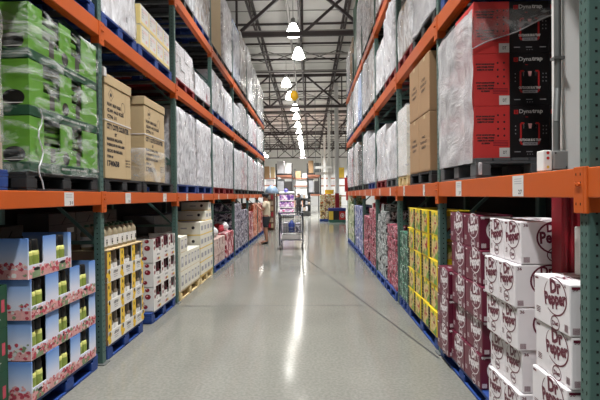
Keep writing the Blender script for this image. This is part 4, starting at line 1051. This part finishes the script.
# ------------------------------------------------------------------ far end of the hall
FARO = mat('far_shelf_brown', (158, 104, 80), .6, var=.1)
def far_rack(name, x0, x1, y, d, levels, label, frame=STEEL):
    r = empty(name, (x0, y, 0), label, 'rack'); W = x1 - x0
    for xx in (0, W):
        mb = MB()
        for yy in (0, d): mb = MB(); mb.bar((xx, yy, 0), (xx, yy, max(levels) + 1.0), .1, frame); mb.build('upright', r)
    for z in levels:
        mb = MB(); mb.box((0, -.05, z - .16), (W, .05, z), FARO); mb.box((0, .05, z - .04), (W, d, z), FARO); mb.build('shelf', r)
    return r
far_rack('back_rack', -7.0, -4.2, 58, 1.2, [1.6, 3.0, 3.9], 'brown-shelved rack at the back wall, behind the shopper')
far_rack('back_rack', -2.1, -.25, 58, 1.2, [1.6, 2.9, 3.85], 'brown-shelved rack at the back wall, middle of the view')
far_rack('back_rack', 1.4, 5.2, 58, 1.2, [1.6, 2.9, 3.85], 'brown-shelved rack at the back wall, behind white columns')
bx = 0
for (x, z, w, h, m, lab) in [(-6.0, 3.9, .8, 1.5, BROWN, 'brown carton on top of the back rack behind the shopper, left'), (-5.0, 3.9, .5, 1.4, TAN, 'tan carton on top of the back rack behind the shopper, right'), (-5.6, 3.0, 1.0, .7, PINKWH, 'pale carton on the lower shelf behind the shopper'),
                             (-1.9, 3.85, .75, .9, TAN, 'tan carton on top of the middle back rack'), (-1.0, 3.85, .7, .6, WHITE, 'white carton on top of the middle back rack'), (-1.9, 2.9, 1.6, .55, PINKWH, 'pale carton on the second shelf of the middle back rack'),
                             (-1.9, 1.6, 1.5, .9, WHITE, 'white carton low in the middle back rack'), (1.8, 3.85, 1.0, .9, WHITE, 'white carton on the back rack behind the columns'), (3.4, 3.85, 1.0, 1.3, YELG, 'yellow carton on the back rack at right'), (2.0, 2.9, 1.4, .6, PINKWH, 'pale carton low behind the columns')]:
    mb = MB(); mb.box((x, 58.1, z + .002), (x + w, 59.0, z + h), m, .01); tag(mb.build('far_carton'), lab, 'carton')
# racks seen end-on
for i, (x0, x1, nm) in enumerate([(-2.95, -1.55, 'left of the cart'), (-.20, .92, 'right of the cart')]):
    y = 40; far_rack('end_rack', x0, x1, y, 8, [1.75, 3.45], 'grey rack seen end-on in the distance, %s' % nm, frame=DARKSTEEL)
    n = 0
    for z, h, ms in ((1.752, 1.35, (GREYG, DARKG)), (3.452, 1.25, (PINKWH, WHITE) if i == 0 else (BROWN, STEEL))):
        for k in range(2):
            w = (x1 - x0 - .14) / 2; mb = MB(); mb.box((x0 + .06 + k * (w + .02), y + .1, z), (x0 + .06 + k * (w + .02) + w, y + 1.2, z + .13), BLACKP)
            mb.box((x0 + .08 + k * (w + .02), y + .12, z + .132), (x0 + .04 + k * (w + .02) + w, y + 1.2, z + h - .2 * k), ms[k], .02)
            tag(mb.build('far_load'), 'distant load on %s shelf of end-on rack %s, %s half' % ('lower' if z < 2 else 'upper', nm, ['left', 'right'][k]), 'pallet load')
# displays beyond the left rack
PURP = patchy('purple_pack_print', [(0, (90, 60, 130)), (.44, (170, 130, 170)), (.53, (222, 210, 222)), (.62, (190, 90, 140))], 3)
mb = MB(); mb.box((-2.15, 21.6, 0), (-1.72, 22.6, 1.75), mat('brown_end_shelf', (120, 84, 68), .6, var=.2)); 
r = empty('end_display', (-2.0, 21.2, 0), 'brown shelf display at the far end of the left rack', 'display')
mb.v = [(a + 2.0, b - 21.2, c) for a, b, c in mb.v]; mb.build('shelf_body', r)
for k in range(6):
    mb = MB()
    for q in range(3): mb.box((-.10 + q * .125, .30, .12 + k * .27), (.0 + q * .125, .398, .12 + k * .27 + .2), (WARMG, REDG, TAN)[(q + k) % 3], .01)
    mb.build('goods_row', r)
bm = bmesh.new(); bmesh.ops.create_icosphere(bm, subdivisions=3, radius=1)
for v in bm.verts: v.co = Vector((v.co.x * .33, v.co.y * .4, max(-.02, v.co.z * .36 * (1 + .2 * noise.noise(v.co * 2)))))
me = bpy.data.meshes.new('bag'); bm.to_mesh(me); bm.free(); me.materials.append(mat('pale_blue_cover', (178, 206, 236), .35, var=.1, scale=6))
for p in me.polygons: p.use_smooth = True
o = bpy.data.objects.new('plastic_cover', me); C.objects.link(o); o.location = (-1.86, 22.1, 1.775); tag(o, 'pale blue plastic cover on top of the brown end display', 'cover')
r = empty('purple_display', (-2.25, 33, 0), 'white shelving with purple packages beyond the shopper', 'display')
mb = MB(); mb.box((0, .5, 0), (1.1, .6, 1.95), WHITE); 
for z in (.3, .8, 1.3, 1.85): mb.box((0, 0, z - .04), (1.1, .5, z), WHITE)
mb.build('shelving', r)
for k, z in enumerate((.302, .802, 1.302)):
    for q in range(5): mb = MB(); mb.box((.03 + q * .21, .03, z), (.22 + q * .21, .4, z + .40), PURP, .015); mb.build('package', r)
mb = MB(); mb.lathe([(.02, 0), (.12, .03), (.16, .14), (.11, .26), (.02, .29)], mat('violet_ball', (74, 66, 140), .4, var=.1), 14, at=(-1.75, 33.25, 1.855)); tag(mb.build('violet_ball'), 'round violet bag on top of the purple package shelving', 'bag')
r = empty('mixed_display', (-.95, 36, 0), 'grey and black mixed goods display beyond the cart', 'display')
mb = MB(); mb.box((0, .4, 0), (1.0, .5, 1.7), GREYG)
for z in (.4, .9, 1.4): mb.box((0, 0, z - .04), (1.0, .4, z), DARKSTEEL)
mb.build('shelving', r)
for k, z in enumerate((.402, .902, 1.402)):
    for q in range(5): mb = MB(); mb.box((.03 + q * .19, .03, z), (.20 + q * .19, .3, z + (.2, .35, .28, .4, .3)[(q + k) % 5]), (CHAR, GREYG, WARMG, PINKWH)[(q + 2 * k) % 4], .015); mb.build('goods', r)
# far checkout displays on the right
FRUIT = patchy('mixed_pack_print', [(0, (110, 80, 50)), (.42, (206, 170, 100)), (.5, (226, 214, 190)), (.56, (160, 180, 120)), (.62, (206, 120, 60)), (.68, (150, 40, 40))], 6, kind='noise')
names = ['left', 'middle-left', 'middle', 'right']
r0 = None
for k in range(4):
    for t in range(4):
        mb = MB(); x = .62 + k * .36; z = .15 + t * .38
        mb.box((0, 0, 0), (.34, .34, .365), FRUIT, .02)
        tag(mb.build('snack_carton', None, (x, 29.6 if k > 1 else 28.4, z)), 'mixed snack carton in the distance, %s row, %s column, beyond the aisle' % (RW[t], names[k]), 'carton', 'distant snack cartons')
for k, y in ((0, 28.4), (1, 29.6)):
    mb = MB(); mb.box((.6 + k * .72, y - .02, 0), (1.33 + k * .72, y + .5, .148), BLUEP, .01); tag(mb.build('far_pallet'), 'blue pallet under the distant snack cartons, %s one' % ['left', 'right'][k], 'pallet')
mb = MB(); mb.box((.95, 28.7, 1.70), (1.5, 28.74, 1.98), mat('yellow_sign', (232, 184, 50), .5, var=.05)); mb.bar((1.2, 28.76, 1.5), (1.2, 28.76, 1.75), .03, STEEL); tag(mb.build('yellow_sign'), 'plain yellow sign above the distant snack cartons', 'sign')
r = empty('display_table', (1.12, 27.2, 0), 'display bin with black, yellow and red panels and green skirt in the distance', 'display')
mb = MB(); mb.box((0, 0, .0), (1.0, .7, .16), mat('green_skirt', (60, 110, 96), .6, var=.1)); mb.build('skirt', r)
mb = MB(); mb.box((0, 0, .162), (1.0, .7, .76), BLACK); mb.build('bin_body', r)
mb = MB(); mb.box((-.02, -.012, .70), (1.02, .71, .86), mat('royal_blue_board', (44, 52, 120), .5, var=.1)); mb.build('rim', r)
mb = MB(); mb.box((0, -.010, .165), (.26, -.001, .68), YELG); mb.build('yellow_panel', r)
mb = MB(); mb.box((.62, -.010, .165), (.99, -.001, .66), RED); F = face_m('F', (.80, -.011, .42)); mb.ring(F, 0, 0, .12, .14, .04, PAPER); mb.disc(F, .01, 0, .05, .06, PAPER); mb.build('red_panel', r)
# red sign at the end of the right rack
mb = MB(); mb.box((RX - .10, 15.92, 1.75), (RX + .03, 15.99, 2.25), RED, .006); mb.box((RX - .06, 15.90, 1.45), (RX + .02, 15.98, 1.74), RED, .01); mb.cyl((RX - .02, 15.95, 2.2), (RX - .02, 15.95, 2.32), .03, CHAR, 8)
tag(mb.build('fire_sign'), 'red fire equipment sign at far end of the right rack', 'sign')
for k in range(2):
    mb = MB(); mb.box((.35, 30 + k, 3.0 + k * .45), (1.55, 30.05 + k, 3.16 + k * .45), WHITE); mb.bar((.4, 30 + k, 3.1 + k * .45), (.4, 30 + k, 8.4), .02, STEEL); mb.bar((1.5, 30 + k, 3.1 + k * .45), (1.5, 30 + k, 8.4), .02, STEEL)
    tag(mb.build('hanging_sign'), '%s blank white hanging strip sign beside the far column' % ['lower', 'upper'][k], 'sign')

# ------------------------------------------------------------------ shopping cart
CARTM = mat('cart_steel', (84, 84, 90), .4, .5, var=.1)
cx, cy = -.93, 13.6
r = empty('shopping_cart', (cx, cy, 0), 'grey wire shopping cart standing in the aisle beside the shopper', 'shopping cart')
mb = MB(); W = .70; Lc = .95
for x in (0, W):
    mb.tube([(x, .1, .14), (x, 0, 1.12), (x, .02, 1.14)], .021, CARTM, 8); mb.tube([(x, .05, .3), (x, Lc, .22), (x, Lc, .14)], .021, CARTM, 8); mb.tube([(x, 0, 1.10), (x, Lc, 1.00), (x, Lc * .92, .52), (x, .04, .5)], .018, CARTM, 8)
mb.tube([(0, 0, 1.13), (W, 0, 1.13)], .02, CARTM, 8); mb.tube([(0, .06, .30), (W, .06, .30)], .014, CARTM, 8); mb.tube([(0, Lc, .22), (W, Lc, .22)], .014, CARTM, 8); mb.tube([(0, Lc, 1.0), (W, Lc, 1.0)], .018, CARTM, 8)
mb.build('frame', r)
mb = MB()
for q in range(11):
    x = W * q / 10; mb.tube([(x, .02, 1.08), (x, .05, .52), (x, Lc * .92, .52), (x, Lc, .98)], .006, CARTM, 4)
for q in range(5):
    z = .58 + q * .1; mb.tube([(0, .03, z), (0, Lc * .95, z), (W, Lc * .95, z), (W, .03, z), (0, .03, z)], .006, CARTM, 4)
for q in range(8): y = .05 + q * .12; mb.tube([(0, y, .95), (0, y, .52), (W, y, .52), (W, y, .95)], .006, CARTM, 4)
mb.build('wire_basket', r)
mb = MB(); mb.box((.05, .08, .30), (W - .05, Lc - .05, .315), CARTM); mb.build('lower_tray', r)
mb = MB(); mb.tube([(0.05, -.03, 1.13), (W - .05, -.03, 1.13)], .022, CHAR, 8); mb.build('handle', r)
for x in (0.02, W - .02):
    for y in (.1, Lc):
        wo = MB(); wo.cyl((x - .018, y, .062), (x + .018, y, .062), .062, CHAR, 14); wh = wo.build('wheel', r)
        m2 = MB(); m2.bar((x, y, .065), (x, y, .2), .03, CARTM); m2.build('caster_fork', wh)
mb = MB(); mb.box((cx + .06, cy + .10, .30 + .017), (cx + W - .08, cy + .85, .47), WHITE, .01); tag(mb.build('white_carton'), 'long white carton on the lower tray of the shopping cart', 'carton')
mb = MB(); mb.lathe([(.07, 0), (.10, .02), (.10, .26), (.05, .31), (.03, .36)], mat('blue_jug_plastic', (38, 62, 140), .35, var=.1), 14, at=(cx + .36, cy + .3, .527)); tag(mb.build('blue_jug'), 'blue jug standing in the shopping cart', 'jug')
mb = MB(); mb.box((cx + .10, cy + .12, .527), (cx + .25, cy + .42, .82), GREYG, .015); tag(mb.build('grey_package'), 'grey package left of the blue jug in the cart', 'package')
mb = MB(); mb.box((cx + .48, cy + .15, .527), (cx + .63, cy + .5, .80), GREYPK, .015); tag(mb.build('silver_package'), 'patterned package right of the blue jug in the cart', 'package')

# ------------------------------------------------------------------ people
SKIN = mat('skin', (176, 128, 104), .55, var=.06); HAIR = mat('dark_hair', (34, 26, 24), .6, var=.2, scale=40)
def skin_geo(js, edges, sub=2):
    names = list(js); me = bpy.data.meshes.new('s'); me.from_pydata([js[n][0] for n in names], [(names.index(a), names.index(b)) for a, b in edges], [])
    o = bpy.data.objects.new('s', me); C.objects.link(o)
    m = o.modifiers.new('k', 'SKIN'); m.use_smooth_shade = True
    for i, n in enumerate(names):
        rr = js[n][1]; sv = me.skin_vertices[0].data[i]; sv.radius = rr if isinstance(rr, tuple) else (rr, rr); sv.use_root = i == 0
    if sub: s = o.modifiers.new('u', 'SUBSURF'); s.levels = sub; s.render_levels = sub
    dg = bpy.context.evaluated_depsgraph_get(); ev = o.evaluated_get(dg); me2 = bpy.data.meshes.new_from_object(ev)
    vs = [v.co.copy() for v in me2.vertices]; fs = [tuple(p.vertices) for p in me2.polygons]
    bpy.data.objects.remove(o); bpy.data.meshes.remove(me); bpy.data.meshes.remove(me2)
    return vs, fs
def person(loc, rot, label, shirt, shorts, cap, scale=1, long=False, reach=True):
    """faces +Y in its own frame; hip 0.92, height about 1.76"""
    r = empty('person', loc, label, 'person'); r.rotation_euler = (0, 0, rot); r.scale = (scale * 1.12, scale * 1.16, scale)
    J = {'pelvis': ((0, 0, .95), (.155, .115)), 'waist': ((0, .0, 1.10), (.145, .105)), 'chest': ((0, 0, 1.30), (.17, .12)), 'neckb': ((0, .0, 1.46), (.075, .07)), 'neck': ((0, .015, 1.54), .055), 'head': ((0, .03, 1.63), (.078, .095)), 'crown': ((0, .025, 1.715), (.066, .08))}
    E = [('pelvis', 'waist'), ('waist', 'chest'), ('chest', 'neckb'), ('neckb', 'neck'), ('neck', 'head'), ('head', 'crown')]
    for sd, s in (('l', -1), ('r', 1)):
        st = .10 if s > 0 else -.03
        J.update({'hip' + sd: ((s * .095, 0, .88), .095), 'knee' + sd: ((s * .10, .02 + st * .5, .49), .058), 'shin' + sd: ((s * .10, -.0 + st * .4, .33), .056), 'ank' + sd: ((s * .10, -.02 + st * .2, .09), .038), 'toe' + sd: ((s * .115, .15 + st * .2, .035), (.04, .03)),
                  'sho' + sd: ((s * .185, 0, 1.42), .062)})
        if reach and s < 0: el, wr, hd = (s * .26, .05, 1.15), (s * .15, .22, 1.30), (s * .11, .27, 1.36)
        else: el, wr, hd = (s * .25, -.02, 1.14), (s * .255, .05, .90), (s * .25, .075, .82)
        d = (Vector(hd) - Vector(wr)).normalized(); sidev = Vector((0, d.z, -d.y)).normalized() if abs(d.z) > .5 else Vector((1, 0, 0))
        J.update({'elb' + sd: (el, .045), 'wri' + sd: (wr, .028), 'palm' + sd: (hd, (.034, .018))})
        E += [('pelvis', 'hip' + sd), ('hip' + sd, 'knee' + sd), ('knee' + sd, 'shin' + sd), ('shin' + sd, 'ank' + sd), ('ank' + sd, 'toe' + sd), ('chest', 'sho' + sd), ('sho' + sd, 'elb' + sd), ('elb' + sd, 'wri' + sd), ('wri' + sd, 'palm' + sd)]
        for q in range(4):
            b = Vector(hd) + sidev * (.024 * (q - 1.5)) + d * .035; t = b + d * (.05, .065, .06, .045)[q] + Vector((-s * .012, 0, -.008))
            J['f%d%s' % (q, sd)] = (tuple(b), .0095); J['g%d%s' % (q, sd)] = (tuple(t), .008); E += [('palm' + sd, 'f%d%s' % (q, sd)), ('f%d%s' % (q, sd), 'g%d%s' % (q, sd))]
        b = Vector(hd) + sidev * .045 - d * .005; J['th' + sd] = (tuple(b), .011); J['tt' + sd] = (tuple(b + sidev * .015 + d * .035), .009); E += [('palm' + sd, 'th' + sd), ('th' + sd, 'tt' + sd)]
    vs, fs = skin_geo(J, E); mb = MB(); mb.add(vs, fs, SKIN, smooth=True)
    # face: nose, eyes, mouth, ears
    mb.lathe([(.004, .02), (.013, -.02), (.004, -.028)], SKIN, 8, at=(0, .128, 1.625))
    for s in (-1, 1):
        mb.lathe([(.002, -.009), (.009, 0), (.002, .009)], HAIR, 8, at=(s * .03, .112, 1.645)); mb.lathe([(.004, -.03), (.018, 0), (.004, .03)], SKIN, 8, at=(s * .079, .02, 1.63), sx=.5)
    mb.box((-.024, .112, 1.575), (.024, .122, 1.583), MAROON, .003)
    mb.build('body', r)
    JS = {'hem': ((0, 0, .90), (.178, .14)), 'waist': ((0, 0, 1.02), (.172, .132)), 'mid': ((0, 0, 1.16), (.168, .128)), 'chest': ((0, 0, 1.31), (.186, .137)), 'neck': ((0, .0, 1.465), (.085, .08))}; ES = [('hem', 'waist'), ('waist', 'mid'), ('mid', 'chest'), ('chest', 'neck')]
    for sd, s in (('l', -1), ('r', 1)):
        a = Vector(J['sho' + sd][0]); b = Vector(J['elb' + sd][0]); JS['s' + sd] = (tuple(a), .075); JS['e' + sd] = (tuple(a + (b - a) * .68), .066); ES += [('chest', 's' + sd), ('s' + sd, 'e' + sd)]
    vs, fs = skin_geo(JS, ES); mb = MB(); mb.add(vs, fs, shirt, smooth=True); mb.build('t_shirt', r)
    JS = {'w': ((0, 0, 1.04), (.155, .118)), 'p': ((0, 0, .90), (.165, .13))}; ES = [('w', 'p')]
    for sd, s in (('l', -1), ('r', 1)):
        a = Vector(J['hip' + sd][0]); b = Vector(J['knee' + sd][0]); c = Vector(J['ank' + sd][0]); JS['h' + sd] = (tuple(a + Vector((0, 0, -.03))), .108); JS['k' + sd] = (tuple(a + (b - a) * (.86 if not long else 1)), .088 if not long else .075); ES += [('p', 'h' + sd), ('h' + sd, 'k' + sd)]
        if long: JS['a' + sd] = (tuple(c), .06); ES.append(('k' + sd, 'a' + sd))
    vs, fs = skin_geo(JS, ES); mb = MB(); mb.add(vs, fs, shorts, smooth=True); mb.build('trousers' if long else 'shorts', r)
    for sd in 'lr':
        a = Vector(J['ank' + sd][0]); vs, fs = skin_geo({'h': ((a.x, a.y - .045, .05), (.045, .048)), 'm': ((a.x, a.y + .06, .047), (.05, .042)), 't': ((a.x + .004, a.y + .175, .036), (.044, .032))}, [('h', 'm'), ('m', 't')]); mb = MB()
        mb.add([(v.x, v.y, max(.0, v.z)) for v in vs], fs, CHAR, smooth=True); mb.build('shoe', r)
    mb = MB(); mb.lathe([(.094, 0), (.097, .02), (.086, .07), (.05, .10), (.01, .108)], cap or HAIR, 16, at=(0, .022, 1.665), sy=1.18)
    if cap: mb.box((-.07, .10, 1.662), (.07, .205, 1.674), cap, .005)
    mb.build('cap' if cap else 'hair', r)
    if cap: mb = MB(); mb.lathe([(.075, 0), (.088, .03), (.09, .075)], HAIR, 14, at=(0, .0, 1.595), sy=1.08); mb.build('hair', r)
    return r
person((-1.50, 15.55, 0), PI / 2 - .1, 'person in dark cap, cream t-shirt and dark shorts facing the left rack', mat('cream_shirt', (222, 208, 180), .8, var=.06), mat('charcoal_shorts', (42, 44, 50), .8, var=.15), mat('black_cap', (24, 24, 30), .7, var=.1), .985)
person((-.85, 34.0, 0), PI, 'person in black clothing standing far beyond the cart', mat('black_shirt', (26, 24, 26), .8, var=.1), mat('black_trousers', (28, 28, 32), .8, var=.1), None, 1.02, long=True, reach=False)

# ------------------------------------------------------------------ world, camera
w = bpy.data.worlds.new('hall_air'); bpy.context.scene.world = w; w.use_nodes = True
w.node_tree.nodes['Background'].inputs[0].default_value = (.9, .95, 1, 1); w.node_tree.nodes['Background'].inputs[1].default_value = .35
cd = bpy.data.cameras.new('camera'); cam = bpy.data.objects.new('camera', cd); C.objects.link(cam)
cd.sensor_width = 36; cd.lens = 455 / 600 * 36; cd.clip_end = 200; cd.clip_start = .05
yaw = math.atan(10 / 455); pitch = -math.atan(4.6 / 455); roll = math.radians(-.6)
fwd = Vector((-math.sin(yaw) * math.cos(pitch), math.cos(yaw) * math.cos(pitch), math.sin(pitch)))
q = fwd.to_track_quat('-Z', 'Y').to_matrix().to_4x4()
cam.matrix_world = Matrix.Translation((0, 0, H)) @ q @ Matrix.Rotation(roll, 4, 'Z')
sc = bpy.context.scene; sc.camera = cam
sc.view_settings.view_transform = 'Standard'; sc.view_settings.look = 'None'; sc.view_settings.gamma = 1; sc.view_settings.use_curve_mapping = False
sc.view_settings.exposure = -0.27
try: sc.cycles.transparent_max_bounces = 12
except Exception: pass
for k, v in SEEN.items():
    if len(v) > 1: print('DUPLABEL', k, v)
    if len(k.split()) > 16 or len(k.split()) < 4: print('LONGLABEL', len(k.split()), k)
